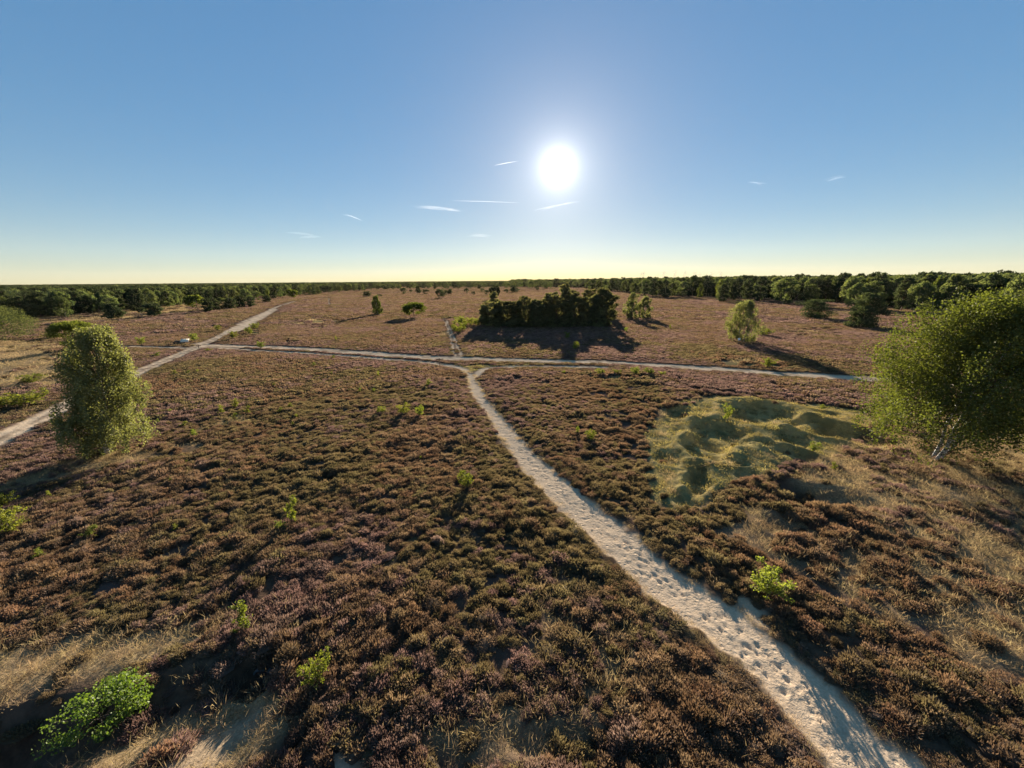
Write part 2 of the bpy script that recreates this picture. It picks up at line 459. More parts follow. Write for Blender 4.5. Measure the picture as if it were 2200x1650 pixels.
def ground_mat():
    m, nt, out = new_mat('heath_ground')
    p = N(nt, 'ShaderNodeBsdfDiffuse'); p.inputs['Roughness'].default_value = 0.6
    tc = N(nt, 'ShaderNodeTexCoord')
    def noise(scale, det=5.0, ro=0.6):
        n = N(nt, 'ShaderNodeTexNoise', Scale=scale, Detail=det, Roughness=ro)
        nt.links.new(tc.outputs['Object'], n.inputs['Vector'])
        return n.outputs['Fac']
    def at(nm):
        a = N(nt, 'ShaderNodeAttribute', attribute_name=nm); return a.outputs['Fac']
    def ramp(f, lo, hi):
        r = N(nt, 'ShaderNodeMapRange', interpolation_type='SMOOTHSTEP')
        nt.links.new(f, r.inputs['Value']); r.inputs['From Min'].default_value = lo; r.inputs['From Max'].default_value = hi
        return r.outputs[0]
    n1, n2, n3, n4 = noise(0.13), noise(2.2), noise(14.0), noise(0.02)
    heath = mixc(nt, ramp(n2, .3, .7), (0.05, 0.036, 0.024), (0.13, 0.085, 0.055))
    heath = mixc(nt, ramp(n1, .4, .65), heath, (0.12, 0.075, 0.058))
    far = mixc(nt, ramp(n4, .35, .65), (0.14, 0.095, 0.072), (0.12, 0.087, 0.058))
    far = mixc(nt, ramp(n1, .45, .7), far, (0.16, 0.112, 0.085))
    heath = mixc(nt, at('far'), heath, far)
    sand = mixc(nt, ramp(n3, .3, .7), (0.51, 0.385, 0.255), (0.66, 0.505, 0.345))
    sand = mixc(nt, ramp(n2, .55, .8), sand, (0.44, 0.335, 0.23))
    straw = mixc(nt, ramp(n3, .3, .7), (0.17, 0.12, 0.065), (0.42, 0.31, 0.17))
    straw = mixc(nt, ramp(n2, .4, .7), straw, (0.24, 0.17, 0.10))
    green = mixc(nt, ramp(n3, .3, .7), (0.22, 0.17, 0.068), (0.44, 0.345, 0.14))
    green = mixc(nt, ramp(n2, .42, .66), green, (0.31, 0.235, 0.11))
    green = mixc(nt, ramp(noise(0.55), .45, .62), green, (0.20, 0.165, 0.07))
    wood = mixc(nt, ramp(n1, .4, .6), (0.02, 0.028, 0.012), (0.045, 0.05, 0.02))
    c = mixc(nt, at('straw'), heath, straw)
    c = mixc(nt, at('green'), c, green)
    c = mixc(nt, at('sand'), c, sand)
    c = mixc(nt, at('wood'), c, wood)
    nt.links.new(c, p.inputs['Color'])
    b1 = N(nt, 'ShaderNodeBump', Strength=0.7, Distance=0.12)
    nt.links.new(n2, b1.inputs['Height'])
    nf = N(nt, 'ShaderNodeMath', operation='SUBTRACT'); nf.inputs[0].default_value = 0.7
    nt.links.new(at('far'), nf.inputs[1]); nf.use_clamp = True
    sm = N(nt, 'ShaderNodeMath', operation='MULTIPLY'); sm.inputs[1].default_value = -0.85
    sm2 = N(nt, 'ShaderNodeMath', operation='ADD'); sm2.inputs[1].default_value = 1.0
    sm3 = N(nt, 'ShaderNodeMath', operation='MULTIPLY')
    nt.links.new(at('sand'), sm.inputs[0]); nt.links.new(sm.outputs[0], sm2.inputs[0])
    nt.links.new(sm2.outputs[0], sm3.inputs[0]); nt.links.new(nf.outputs[0], sm3.inputs[1])
    nt.links.new(sm3.outputs[0], b1.inputs['Strength'])
    b2 = N(nt, 'ShaderNodeBump', Strength=0.6, Distance=0.03)
    nt.links.new(n3, b2.inputs['Height']); nt.links.new(sm3.outputs[0], b2.inputs['Strength']); nt.links.new(b1.outputs[0], b2.inputs['Normal'])
    # trampled sand: small close dents
    vo = N(nt, 'ShaderNodeTexVoronoi', Scale=4.2, Randomness=1.0); vo.feature = 'SMOOTH_F1'; vo.inputs['Smoothness'].default_value = .35
    nt.links.new(tc.outputs['Object'], vo.inputs['Vector'])
    vd = ramp(vo.outputs['Distance'], .12, .38)
    vn = ramp(noise(1.3), .42, .6)
    vm = N(nt, 'ShaderNodeMath', operation='MULTIPLY'); nt.links.new(vd, vm.inputs[0]); nt.links.new(vn, vm.inputs[1])
    va_ = N(nt, 'ShaderNodeMath', operation='ADD'); nt.links.new(vm.outputs[0], va_.inputs[0]); nt.links.new(n3, va_.inputs[1])
    sb = N(nt, 'ShaderNodeMath', operation='MULTIPLY'); nt.links.new(at('sand'), sb.inputs[0]); nt.links.new(nf.outputs[0], sb.inputs[1])
    b3 = N(nt, 'ShaderNodeBump', Distance=0.035); nt.links.new(va_.outputs[0], b3.inputs['Height'])
    nt.links.new(sb.outputs[0], b3.inputs['Strength']); nt.links.new(b2.outputs[0], b3.inputs['Normal'])
    nt.links.new(b3.outputs[0], p.inputs['Normal'])
    nt.links.new(p.outputs[0], out.inputs[0])
    return m

# ------------------------------------------------------------------ ground: one sheet to the horizon
def wood_mask(x, y):
    """1 where closed woodland stands"""
    az = np.degrees(np.arctan2(x, y)); r = np.hypot(x, y)
    edge = np.interp(az, [-180, -75, -55, -50, -45, -38, -34, -28, -22, -14, 0, 8, 14, 18, 24, 30, 38, 45, 55, 75, 180],
                    [500, 200, 215, 225, 255, 310, 360, 480, 650, 900, 800, 700, 520, 380, 330, 290, 250, 220, 200, 190, 500])
    edge = edge * (1 + 0.25 * (fbm(x / 60, y / 60, 61, 3) - .5))
    return sstep(0.97, 1.06, r / edge), edge

rs = [2.0]
while rs[-1] < 5400:
    r = rs[-1]
    if r < 500: d = max(0.085, min(0.012 * r, 1.25 * r * r / 9948))
    else: d = 0.035 * r
    rs.append(r + d)
rs = np.array(rs)
az_f = np.radians(np.linspace(-74, 74, 500))
az_b = np.radians(np.linspace(74, 286, 26))[1:-1]
azs = np.concatenate([az_f, az_b])
nr, na = len(rs), len(azs)
gx = rs[:, None] * np.sin(azs)[None, :]
gy = rs[:, None] * np.cos(azs)[None, :]
X, Y = gx.ravel(), gy.ravel()
Z = ground_z(X, Y)
sand, green, straw = masks(X, Y)
Rr = np.hypot(X, Y)
Z -= 0.08 * sand * (1 - sstep(200, 500, Rr))
Z += green * (0.12 * (fbm(X * 0.9, Y * 0.9, 71, 3) - .5) + 0.085 * (fbm(X * 2.4, Y * 2.4, 72, 2) - .5)) * (1 - sstep(60, 90, Rr))
# footprints: shallow dents with a pushed-up rim
sel = np.where((poly_sd(X, Y, MAIN) < 0.1) & (Rr < 60))[0]
xs_, ys_ = X[sel], Y[sel]
dz = np.zeros(len(sel))
for px_, py_, pr, pd, pa in PRINTS:
    k = np.where((np.abs(xs_ - px_) < .5) & (np.abs(ys_ - py_) < .5))[0]
    if not len(k): continue
    ddx, ddy = xs_[k] - px_, ys_[k] - py_
    u = ddx * math.cos(pa) + ddy * math.sin(pa); v = -ddx * math.sin(pa) + ddy * math.cos(pa)
    q = np.sqrt((u / (pr * 1.35)) ** 2 + (v / pr) ** 2)
    dz[k] += -pd * np.exp(-q ** 4) + 0.12 * pd * np.exp(-((q - 1.5) / .35) ** 2)
Z[sel] += np.clip(dz, -0.07, 0.012) + 0.02 * (fbm(xs_ * 4, ys_ * 4, 81, 2) - .5)
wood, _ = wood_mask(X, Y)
idx = np.arange(nr * na).reshape(nr, na)
nxt = np.roll(idx, -1, axis=1)
quads = np.stack([idx[:-1], idx[1:], nxt[1:], nxt[:-1]], -1).reshape(-1, 4)
V = np.column_stack([X, Y, Z])
V = np.vstack([V, [[0, 0, float(Z[:na].mean())]]])
cap = np.column_stack([np.full(na, len(V) - 1), idx[0], nxt[0]])
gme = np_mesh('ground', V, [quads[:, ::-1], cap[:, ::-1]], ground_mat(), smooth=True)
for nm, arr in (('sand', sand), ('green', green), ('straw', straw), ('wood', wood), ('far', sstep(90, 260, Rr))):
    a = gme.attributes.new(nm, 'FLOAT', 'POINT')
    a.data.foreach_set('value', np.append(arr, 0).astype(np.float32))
ground = link(bpy.data.objects.new('ground', gme))
tag(ground, 'sandy heath ground crossed by pale sand tracks', 'ground', kind='structure')
from mathutils.bvhtree import BVHTree
def z_at(x, y):
    """height of the built sheet (scalar)"""
    z = float(ground_z(np.array([x]), np.array([y]))[0])
    s, g_, _ = masks(np.array([float(x)]), np.array([float(y)]))
    return z - 0.08 * float(s[0])
def zs_at(x, y):
    z = ground_z(x, y); s, g_, st = masks(x, y)
    return z - 0.08 * s, s, g_, st

def at(px, py):
    """point of the ground seen at a pixel of the photograph"""
    z = 0.0
    for _ in range(4):
        p = flat_at(px, py, z); z = z_at(*p)
    return Vector((p[0], p[1], z))

def m_per_px(p):
    return float(project(np.array([[p[0], p[1], p[2]]]))[2][0]) / F_PX

def height_to(p, top_py):
    """height of an upright thing at p whose top shows at pixel row top_py"""
    lo, hi = 0.05, 60.0
    for _ in range(40):
        mid = (lo + hi) / 2
        if project(np.array([[p[0], p[1], p[2] + mid]]))[1][0] > top_py: lo = mid
        else: hi = mid
    return lo

# ------------------------------------------------------------------ foliage builders
def unit(v):
    return v / (np.linalg.norm(v, axis=-1, keepdims=True) + 1e-9)

def kites(base, direc, side, length, width, g):
    """pointed leaf faces: (n,4,3)"""
    L = length[:, None]; W = width[:, None] * 0.5
    mid = base + direc * L * 0.5
    return np.stack([base, mid + side * W, base + direc * L, mid - side * W], 1)

def leaf_faces(P, size, g, up=0.0, stretch=1.5):
    n = len(P)
    d = unit(g.normal(size=(n, 3)) + np.array([0, 0, up]))
    s = unit(np.cross(d, g.normal(size=(n, 3))))
    ln = size * stretch * (0.7 + 0.6 * g.random(n)); wd = size * (0.7 + 0.6 * g.random(n))
    return kites(P - d * ln[:, None] * .5, d, s, ln, wd, g)

def faces_mesh(name, K, shade, mat, extra=None):
    n = len(K)
    V = K.reshape(-1, 3)
    F = [np.arange(n * 4).reshape(n, 4)]
    sh = np.repeat(shade, 4) if shade.ndim == 1 else shade.ravel()
    if extra is not None:
        ev, ef, es = extra
        F.append(ef + len(V)); V = np.vstack([V, ev]); sh = np.concatenate([sh, es])
    return np_mesh(name, V, F, mat, sh)

def tubes(paths, sides=6):
    """list of (points (k,3), radii (k,)) -> V, quads"""
    Vs, Fs, o = [], [], 0
    for P, R in paths:
        P = np.asarray(P, float); R = np.asarray(R, float); k = len(P)
        T = unit(np.gradient(P, axis=0))
        ref = np.where(np.abs(T[:, 2:3]) > 0.9, np.array([[1.0, 0, 0]]), np.array([[0, 0, 1.0]]))
        A = unit(np.cross(T, ref)); B = np.cross(T, A)
        th = np.linspace(0, 2 * math.pi, sides, endpoint=False)
        ring = P[:, None, :] + R[:, None, None] * (np.cos(th)[None, :, None] * A[:, None, :] + np.sin(th)[None, :, None] * B[:, None, :])
        Vs.append(ring.reshape(-1, 3))
        I = np.arange(k * sides).reshape(k, sides) + o
        J = np.roll(I, -1, 1)
        Fs.append(np.stack([I[:-1], J[:-1], J[1:], I[1:]], -1).reshape(-1, 4))
        o += k * sides
    return np.vstack(Vs), np.vstack(Fs)

def tube_mesh(name, paths, mat, sides=6):
    V, F = tubes(paths, sides)
    return np_mesh(name, V, [F], mat, smooth=True)

def curve_pts(a, b, sag, k, g, wob=0.0):
    t = np.linspace(0, 1, k)[:, None]
    P = np.asarray(a) * (1 - t) + np.asarray(b) * t
    P = P + np.array([0, 0, 1.0]) * sag * np.sin(t * math.pi)
    if wob: P[1:-1] += g.normal(size=(k - 2, 3)) * wob
    return P

def thing(name, label, cat, loc, group=None, rz=0.0, sc=(1, 1, 1)):
    o = bpy.data.objects.new(name, None)
    o.empty_display_size = 0.3
    o.location = loc; o.rotation_euler = (0, 0, rz); o.scale = sc
    link(o)
    return tag(o, label, cat, group)

def part(name, me, parent, **kw):
    o = bpy.data.objects.new(name, me)
    link(o, parent)
    return o

# ---- trees: each builder returns (trunk mesh, crown mesh) standing at the origin, real size
def make_birch(h, w, nleaf, leaf, seed, mat, stems=1, low=0.12, lean=(0, 0), droop=1.0, prof=None):
    """feathery crown of hanging leaf strands round one or more slender stems"""
    g = np.random.default_rng(seed)
    prof = prof or (lambda t: np.interp(t, [0, low, .3, .55, .8, .95, 1.02], [.3, .62, 1, .97, .72, .42, .15]))
    paths, trunks = [], []
    for s in range(stems):
        a = g.random() * 6.28
        dirn = np.array([math.cos(a), math.sin(a), 0])
        base = dirn * (0.28 if stems > 1 else 0) + np.array([0, 0, -.15])
        top = dirn * (w * 0.2 if stems > 1 else 0) + np.array([lean[0], lean[1], h * (0.93 - 0.12 * (s > 0) * g.random())])
        P = curve_pts(base, top, 0, 9, g, 0.010 * h)
        paths.append((P, np.linspace(0.018 * h / math.sqrt(stems), 0.003 * h, 9)))
        trunks.append(P)
    ns = int(np.clip(nleaf / 60, 130, 1100))
    # hanging points spread through the crown, thicker towards its skin
    t = low + (1 - low) * g.random(ns)
    az = g.random(ns) * 6.283
    lump = 0.42 + 1.0 * vnoise(np.cos(az) * 2.6 + 7 + seed, np.sin(az) * 2.6 + t * 8, seed) 
    q = (0.25 + 0.75 * g.random(ns) ** .55)
    rr = w * .5 * prof(t) * lump * q
    gap = vnoise(np.cos(az) * 2.0 + 3 + seed, np.sin(az) * 2.0 + t * 9 + 11, seed + 5) + 0.25 * (1 - q)
    kp = gap > 0.29
    t, az, q, rr = t[kp], az[kp], q[kp], rr[kp]; ns = len(t)
    ax = np.column_stack([lean[0] * t, lean[1] * t])
    S = np.column_stack([ax[:, 0] + np.cos(az) * rr, ax[:, 1] + np.sin(az) * rr, t * h])
    SL = (0.05 + 0.10 * g.random(ns)) * h * droop * (0.5 + .8 * q)
    for b in range(0, ns, max(1, ns // 75)):
        P = trunks[b % len(trunks)]
        tt = np.clip(t[b] - 0.10 - 0.25 * rr[b] / h, 0.04, .93)
        i0 = tt * 8; a0 = min(int(i0), 7)
        p0 = P[a0] * (1 - (i0 - a0)) + P[a0 + 1] * (i0 - a0)
        paths.append((curve_pts(p0, S[b], 0.05 * rr[b], 5, g, 0.012 * rr[b] + .005), np.linspace(0.0045 * h, 0.001 * h, 5)))
    pick = g.integers(0, ns, nleaf)
    u = g.random(nleaf) ** 0.85
    sp = w * 0.032 * (0.5 + g.random((ns, 1)))
    P = S[pick] + np.clip(g.normal(size=(nleaf, 3)), -1.7, 1.7) * sp[pick] * np.array([1, 1, .8])
    P[:, 2] -= u * SL[pick]
    P[:, 2] = np.clip(P[:, 2], 0.03 * h, h * 1.01)
    K = leaf_faces(P, leaf, g, up=-0.5, stretch=1.35)
    tone = g.random(ns)
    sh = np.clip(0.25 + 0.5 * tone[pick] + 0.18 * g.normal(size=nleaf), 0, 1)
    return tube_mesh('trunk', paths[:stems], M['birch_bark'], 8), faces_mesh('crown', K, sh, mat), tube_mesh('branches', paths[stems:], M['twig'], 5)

def make_round(h, w, nleaf, leaf, seed, mat, bark, base=0.2, ncl=45, cl=0.15, flat=1.0, lean=(0, 0), trunk_r=0.022):
    """broad crowned tree built of leaf clumps on limbs"""
    g = np.random.default_rng(seed)
    paths = []
    top = np.array([lean[0], lean[1], h * 0.85])
    P = curve_pts((0, 0, -0.1), top, 0, 8, g, 0.015 * h)
    paths.append((P, np.linspace(trunk_r * h, 0.005 * h, 8)))
    C, Rr_ = [], []
    cz = h * (base + 1) / 2; rz_ = h * (1 - base) / 2 * flat
    for i in range(ncl):
        d = unit(g.normal(size=3)); d[2] = abs(d[2]) * (1 if g.random() < .72 else -1) * 0.95
        q = (0.55 + 0.45 * g.random() ** 0.5)
        lump = 0.85 + 0.3 * vnoise(np.array([d[0] * 2 + seed]), np.array([d[1] * 2 + d[2] * 3]), seed)[0]
        f = 0.5 + d[2] * 0.5
        c = np.array([lean[0] * f + d[0] * w * 0.5 * q * lump, lean[1] * f + d[1] * w * 0.5 * q * lump, cz + d[2] * rz_ * q])
        r = cl * w * (0.6 + 0.7 * g.random())
        c[2] = min(c[2], h - r * 0.6)
        C.append(c); Rr_.append(r)
        zt = np.clip(c[2] - 0.25 * np.hypot(c[0], c[1]) - 0.05 * h, base * h * 0.7, h * .8)
        i0 = zt / (h * 0.85) * 7; a0 = min(int(i0), 6)
        p0 = P[a0] * (1 - (i0 - a0)) + P[a0 + 1] * (i0 - a0)
        if i % 2 == 0:
            paths.append((curve_pts(p0, c, 0.03 * h, 5, g, 0.01 * h), np.linspace(trunk_r * 0.35 * h, 0.002 * h, 5)))
    C = np.array(C); Rr_ = np.array(Rr_)
    pr = Rr_ ** 2; pick = g.choice(len(C), nleaf, p=pr / pr.sum())
    d = unit(g.normal(size=(nleaf, 3)))
    q = g.random(nleaf) ** 0.4
    Pp = C[pick] + d * (Rr_[pick] * q)[:, None] * np.array([1.1, 1.1, 0.75])
    K = leaf_faces(Pp, leaf, g, up=0.2, stretch=1.3)
    tone = g.random(len(C))
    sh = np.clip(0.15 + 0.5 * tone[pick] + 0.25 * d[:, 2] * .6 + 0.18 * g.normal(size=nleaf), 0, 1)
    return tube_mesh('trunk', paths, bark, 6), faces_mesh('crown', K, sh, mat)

def make_pine(h, w, nleaf, leaf, seed, mat, base=0.25, whorls=8, lean=(0, 0), conic=0.55, trunk_r=0.02):
    """open pine: horizontal plates of needle tufts on bare limbs"""
    g = np.random.default_rng(seed)
    paths = []
    top = np.array([lean[0], lean[1], h])
    P = curve_pts((0, 0, -0.1), top, 0, 9, g, 0.012 * h)
    paths.append((P, np.linspace(trunk_r * h, 0.004 * h, 9)))
    C, R3 = [], []
    for k in range(whorls):
        t = base + (0.97 - base) * (k + 0.3 * g.random()) / (whorls - 0.5)
        t = min(t, 0.97)
        i0 = t * 8; a0 = min(int(i0), 7)
        p0 = P[a0] * (1 - (i0 - a0)) + P[a0 + 1] * (i0 - a0)
        f = (t - base) / (1 - base)
        rad_ = w * 0.5 * ((1 - conic * f ** 1.5) * (0.55 + 0.45 * min(1, f * 5 + .4)))
        nb = 6 if k < whorls - 1 else 3
        az0 = g.random() * 6.28
        for b in range(nb):
            az = az0 + b * 6.28 / nb + g.normal() * .3
            rr = rad_ * (0.5 + 0.6 * g.random())
            up = rr * (0.05 + 0.5 * f + 0.15 * g.normal())
            c = p0 + np.array([math.cos(az) * rr * .8, math.sin(az) * rr * .8, up])
            c[2] = min(c[2], h * .98)
            paths.append((curve_pts(p0, c, -0.05 * rr, 4, g, 0.02 * rr), np.linspace(0.007 * h, 0.002 * h, 4)))
            for m in range(3):
                u = 0.55 + 0.5 * g.random()
                cc = p0 * (1 - u) + c * u + g.normal(size=3) * rr * .12
                C.append(cc); R3.append(np.array([1, 1, 0.38]) * rr * (0.26 + 0.2 * g.random()) + 0.02 * h)
    C = np.array(C); R3 = np.array(R3)
    pr = R3[:, 0] ** 2; pick = g.choice(len(C), nleaf, p=pr / pr.sum())
    d = unit(g.normal(size=(nleaf, 3))); q = g.random(nleaf) ** 0.45
    Pp = C[pick] + d * R3[pick] * q[:, None]
    Pp[:, 2] = np.clip(Pp[:, 2], 0.03 * h, h * 1.02)
    K = leaf_faces(Pp, leaf, g, up=0.9, stretch=2.1)
    tone = g.random(len(C))
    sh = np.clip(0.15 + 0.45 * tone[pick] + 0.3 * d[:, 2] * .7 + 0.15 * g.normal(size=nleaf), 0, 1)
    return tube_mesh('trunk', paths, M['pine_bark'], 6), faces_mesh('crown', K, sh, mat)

def put_tree(name, meshes, label, cat, p, group=None, rz=0.0, sc=(1, 1, 1)):
    t = thing(name, label, cat, p, group, rz, sc)
    part('trunk', meshes[0], t); part('crown', meshes[1], t)
    if len(meshes) > 2: part('branches', meshes[2], t)
    return t

# ------------------------------------------------------------------ heather
def heather_mesh(name, mat, seed, n=420, r=0.46, h=0.42, ln=0.2, wd=0.045):
    g = np.random.default_rng(seed)
    az = g.random(n) * 6.283
    ct = g.random(n) ** 0.75                     # cos of polar angle
    st = np.sqrt(1 - ct ** 2)
    lump = 0.55 + 0.8 * vnoise(np.cos(az) * 1.9 + seed, np.sin(az) * 1.8 + ct * 2, seed)
    q = (0.55 + 0.45 * g.random(n) ** .5) * lump
    B = np.column_stack([np.cos(az) * st * r * q, np.sin(az) * st * r * q, ct * h * q * .85 + 0.02])
    d = unit(np.column_stack([np.cos(az) * st, np.sin(az) * st, ct]) * 0.55 + np.array([0, 0, 0.75]) + g.normal(size=(n, 3)) * .28)
    s = unit(np.cross(d, g.normal(size=(n, 3))))
    L = ln * (0.6 + 0.7 * g.random(n)); W = wd * (0.6 + 0.8 * g.random(n))
    K = kites(B - d * L[:, None] * .35, d, s, L, W, g)
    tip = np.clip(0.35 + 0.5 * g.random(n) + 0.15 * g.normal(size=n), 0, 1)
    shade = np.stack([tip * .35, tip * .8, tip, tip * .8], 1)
    # woody heart of the bush
    m = 8
    th = np.arange(m) / m * 6.283
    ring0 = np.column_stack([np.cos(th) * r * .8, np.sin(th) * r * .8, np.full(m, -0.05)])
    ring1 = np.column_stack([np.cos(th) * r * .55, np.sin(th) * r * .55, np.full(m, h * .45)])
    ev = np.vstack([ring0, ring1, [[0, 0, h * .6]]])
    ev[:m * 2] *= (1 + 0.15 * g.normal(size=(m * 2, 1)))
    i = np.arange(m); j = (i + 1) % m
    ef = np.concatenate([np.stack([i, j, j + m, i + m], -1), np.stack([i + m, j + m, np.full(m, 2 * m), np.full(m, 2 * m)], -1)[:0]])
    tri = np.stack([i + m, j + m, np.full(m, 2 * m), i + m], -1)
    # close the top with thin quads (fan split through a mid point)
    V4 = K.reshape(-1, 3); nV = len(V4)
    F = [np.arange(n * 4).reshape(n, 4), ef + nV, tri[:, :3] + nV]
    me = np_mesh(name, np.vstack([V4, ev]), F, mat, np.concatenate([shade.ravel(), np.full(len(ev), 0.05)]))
    return me

HKIND = ['brown', 'olive', 'mauve', 'rust']
NEAR_H = []                                     # near prototypes, 4 tones x 3 shapes
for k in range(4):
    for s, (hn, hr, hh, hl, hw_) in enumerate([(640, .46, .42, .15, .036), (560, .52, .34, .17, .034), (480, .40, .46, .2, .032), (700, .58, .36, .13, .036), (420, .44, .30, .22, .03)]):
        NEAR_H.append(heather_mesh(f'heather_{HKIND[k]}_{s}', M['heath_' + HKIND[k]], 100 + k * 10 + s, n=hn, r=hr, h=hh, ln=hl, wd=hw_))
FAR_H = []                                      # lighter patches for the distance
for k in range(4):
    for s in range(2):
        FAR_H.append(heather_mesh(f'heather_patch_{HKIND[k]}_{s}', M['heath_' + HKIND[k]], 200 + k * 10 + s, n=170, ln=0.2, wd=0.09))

def tuft_mesh(name, mat, seed, n=40, h=0.35, spread=0.16, wd=0.012, lean=0.5):
    g = np.random.default_rng(seed)
    B = np.column_stack([g.normal(size=(n, 2)) * spread * .5, np.zeros(n) - .02])
    d = unit(np.column_stack([g.normal(size=(n, 2)) * lean + B[:, :2] * 2, np.ones(n)]))
    s = unit(np.cross(d, g.normal(size=(n, 3))))
    L = h * (0.5 + 0.7 * g.random(n)); W = wd * (0.7 + 0.6 * g.random(n))
    K = kites(B, d, s, L, W, g)
    tip = 0.2 + 0.8 * g.random(n)
    return faces_mesh(name, K, np.stack([tip * .5, tip * .8, tip, tip * .8], 1), mat)

STRAW_T = [tuft_mesh(f'straw_tuft_{i}', M['straw'], 300 + i, n=84, h=0.27, spread=0.42, wd=0.010, lean=1.0) for i in range(4)]
TURF_T = [tuft_mesh(f'turf_tuft_{i}', M['turf'], 320 + i, n=46, h=0.13, spread=0.3, wd=0.024, lean=1.0) for i in range(3)]

def proto_collection(name, meshes):
    c = bpy.data.collections.new(name)
    for i, me in enumerate(meshes):
        o = bpy.data.objects.new(f'{name}_{i:02d}', me)
        c.objects.link(o)
    return c

def scatter(name, pts, rotz, scale, variant, coll, label, cat, tilt=None):
    me = bpy.data.meshes.new(name)
    n = len(pts)
    me.vertices.add(n)
    me.vertices.foreach_set('co', np.ascontiguousarray(pts, np.float32).ravel())
    a = me.attributes.new('rot', 'FLOAT_VECTOR', 'POINT')
    rr = np.zeros((n, 3), np.float32); rr[:, 2] = rotz
    if tilt is not None: rr[:, :2] = tilt
    a.data.foreach_set('vector', rr.ravel())
    a = me.attributes.new('scl', 'FLOAT_VECTOR', 'POINT')
    a.data.foreach_set('vector', np.ascontiguousarray(scale, np.float32).ravel())
    a = me.attributes.new('var', 'INT', 'POINT')
    a.data.foreach_set('value', variant.astype(np.int32))
    o = link(bpy.data.objects.new(name, me))
    ng = bpy.data.node_groups.new(name + '_scatter', 'GeometryNodeTree')
    ng.interface.new_socket('Geometry', in_out='INPUT', socket_type='NodeSocketGeometry')
    ng.interface.new_socket('Geometry', in_out='OUTPUT', socket_type='NodeSocketGeometry')
    gi, go = ng.nodes.new('NodeGroupInput'), ng.nodes.new('NodeGroupOutput')
    iop = ng.nodes.new('GeometryNodeInstanceOnPoints')
    ci = ng.nodes.new('GeometryNodeCollectionInfo')
    ci.inputs['Collection'].default_value = coll
    ci.inputs['Separate Children'].default_value = True
    ci.inputs['Reset Children'].default_value = True
    def named(nm, typ):
        q = ng.nodes.new('GeometryNodeInputNamedAttribute'); q.data_type = typ
        q.inputs['Name'].default_value = nm
        return [s for s in q.outputs if s.enabled and s.name == 'Attribute'][0]
    ng.links.new(gi.outputs[0], iop.inputs['Points'])
    ng.links.new(ci.outputs[0], iop.inputs['Instance'])
    iop.inputs['Pick Instance'].default_value = True
    ng.links.new(named('var', 'INT'), iop.inputs['Instance Index'])
    e2r = ng.nodes.new('FunctionNodeEulerToRotation')
    ng.links.new(named('rot', 'FLOAT_VECTOR'), e2r.inputs[0])
    ng.links.new(e2r.outputs[0], iop.inputs['Rotation'])
    ng.links.new(named('scl', 'FLOAT_VECTOR'), iop.inputs['Scale'])
    ng.links.new(iop.outputs[0], go.inputs[0])
    md = o.modifiers.new('scatter', 'NODES'); md.node_group = ng
    tag(o, label, cat, kind='stuff')
    return o

def jitter_grid(r0, r1, step, azmax=70):
    g = rng
    n = int(r1 / step) + 2
    xs = np.arange(-n, n + 1) * step
    ys = np.arange(0, n + 1) * step
    Xg, Yg = np.meshgrid(xs, ys)
    Xg = Xg.ravel() + (g.random(Xg.size) - .5) * step * .95
    Yg = Yg.ravel() + (g.random(Yg.size) - .5) * step * .95
    r = np.hypot(Xg, Yg); az = np.degrees(np.arctan2(Xg, Yg))
    k = (r >= r0) & (r < r1) & (np.abs(az) < azmax)
    return Xg[k], Yg[k]

def tone_kind(x, y):
    """which tone of heather grows where: wide patches of brown, olive, mauve, rust"""
    a = fbm(x / 7, y / 7, 401, 4) + 0.3 * (rng.random(len(x)) - .5)
    b = fbm(x / 11 + 50, y / 11, 402, 4) + 0.3 * (rng.random(len(x)) - .5)
    side = sstep(0, 25, x + 2) * 0.05                       # more mauve on the right of the path
    k = np.zeros(len(x), int)
    k[a > 0.52] = 1
    k[b > 0.625 - side] = 2
    k[(b < 0.40) & (a < 0.5)] = 3
    far_ = np.hypot(x, y) > 80
    k[far_ & (k == 1) & (rng.random(len(x)) < .5)] = 0
    k[far_ & (k == 3) & (rng.random(len(x)) < .5)] = 2
    return k

def heather_points(r0, r1, step, margin, foot):
    x, y = jitter_grid(r0, r1, step)
    z, s, g_, st = zs_at(x, y)
    keep = s < 0.3
    if margin:
        keep &= poly_sd(x, y, MAIN) > margin
    td = np.full(len(x), 1e9)
    for pts, hw in TRACKS:
        td = np.minimum(td, seg_dist(x, y, pts) - hw + (0.25 if hw < .3 else 0))
    keep &= td > foot
    bare = fbm(x / 3.2, y / 3.2, 411, 3)
    right = sstep(3, 9, x - np.interp(y, MAIN_C[::-1, 1], MAIN_C[::-1, 0])) * (1 - sstep(45, 60, np.hypot(x, y)))
    dens = 1 - np.clip(g_ * 1.15, 0, .97) - np.clip(st * 1.2, 0, 1)
    dens = dens - right * 0.35 * sstep(.45, .6, bare)
    dens = dens - 0.75 * sstep(.58, .68, fbm(x / 1.1, y / 1.1, 414, 3)) * (1 - sstep(40, 60, np.hypot(x, y)))
    patch = sstep(.40, .56, fbm(x / 2.2, y / 2.2, 412, 3))
    dens = np.where((st > .1) & (st < .88), patch * (0.95 - st * .8), dens)
    keep &= rng.random(len(x)) < dens + 0.015
    keep &= (poly_sd(x, y, DUNE) > -4.4 + 6.5 * fbm(x / 1.3, y / 1.3, 413, 3)) | (rng.random(len(x)) < .03)
    keep &= ~((poly_sd(x, y, TRENCH) < 0) & (rng.random(len(x)) < .85))
    wm, _ = wood_mask(x, y)
    keep &= wm < 0.5
    return x[keep], y[keep], z[keep], td[keep]

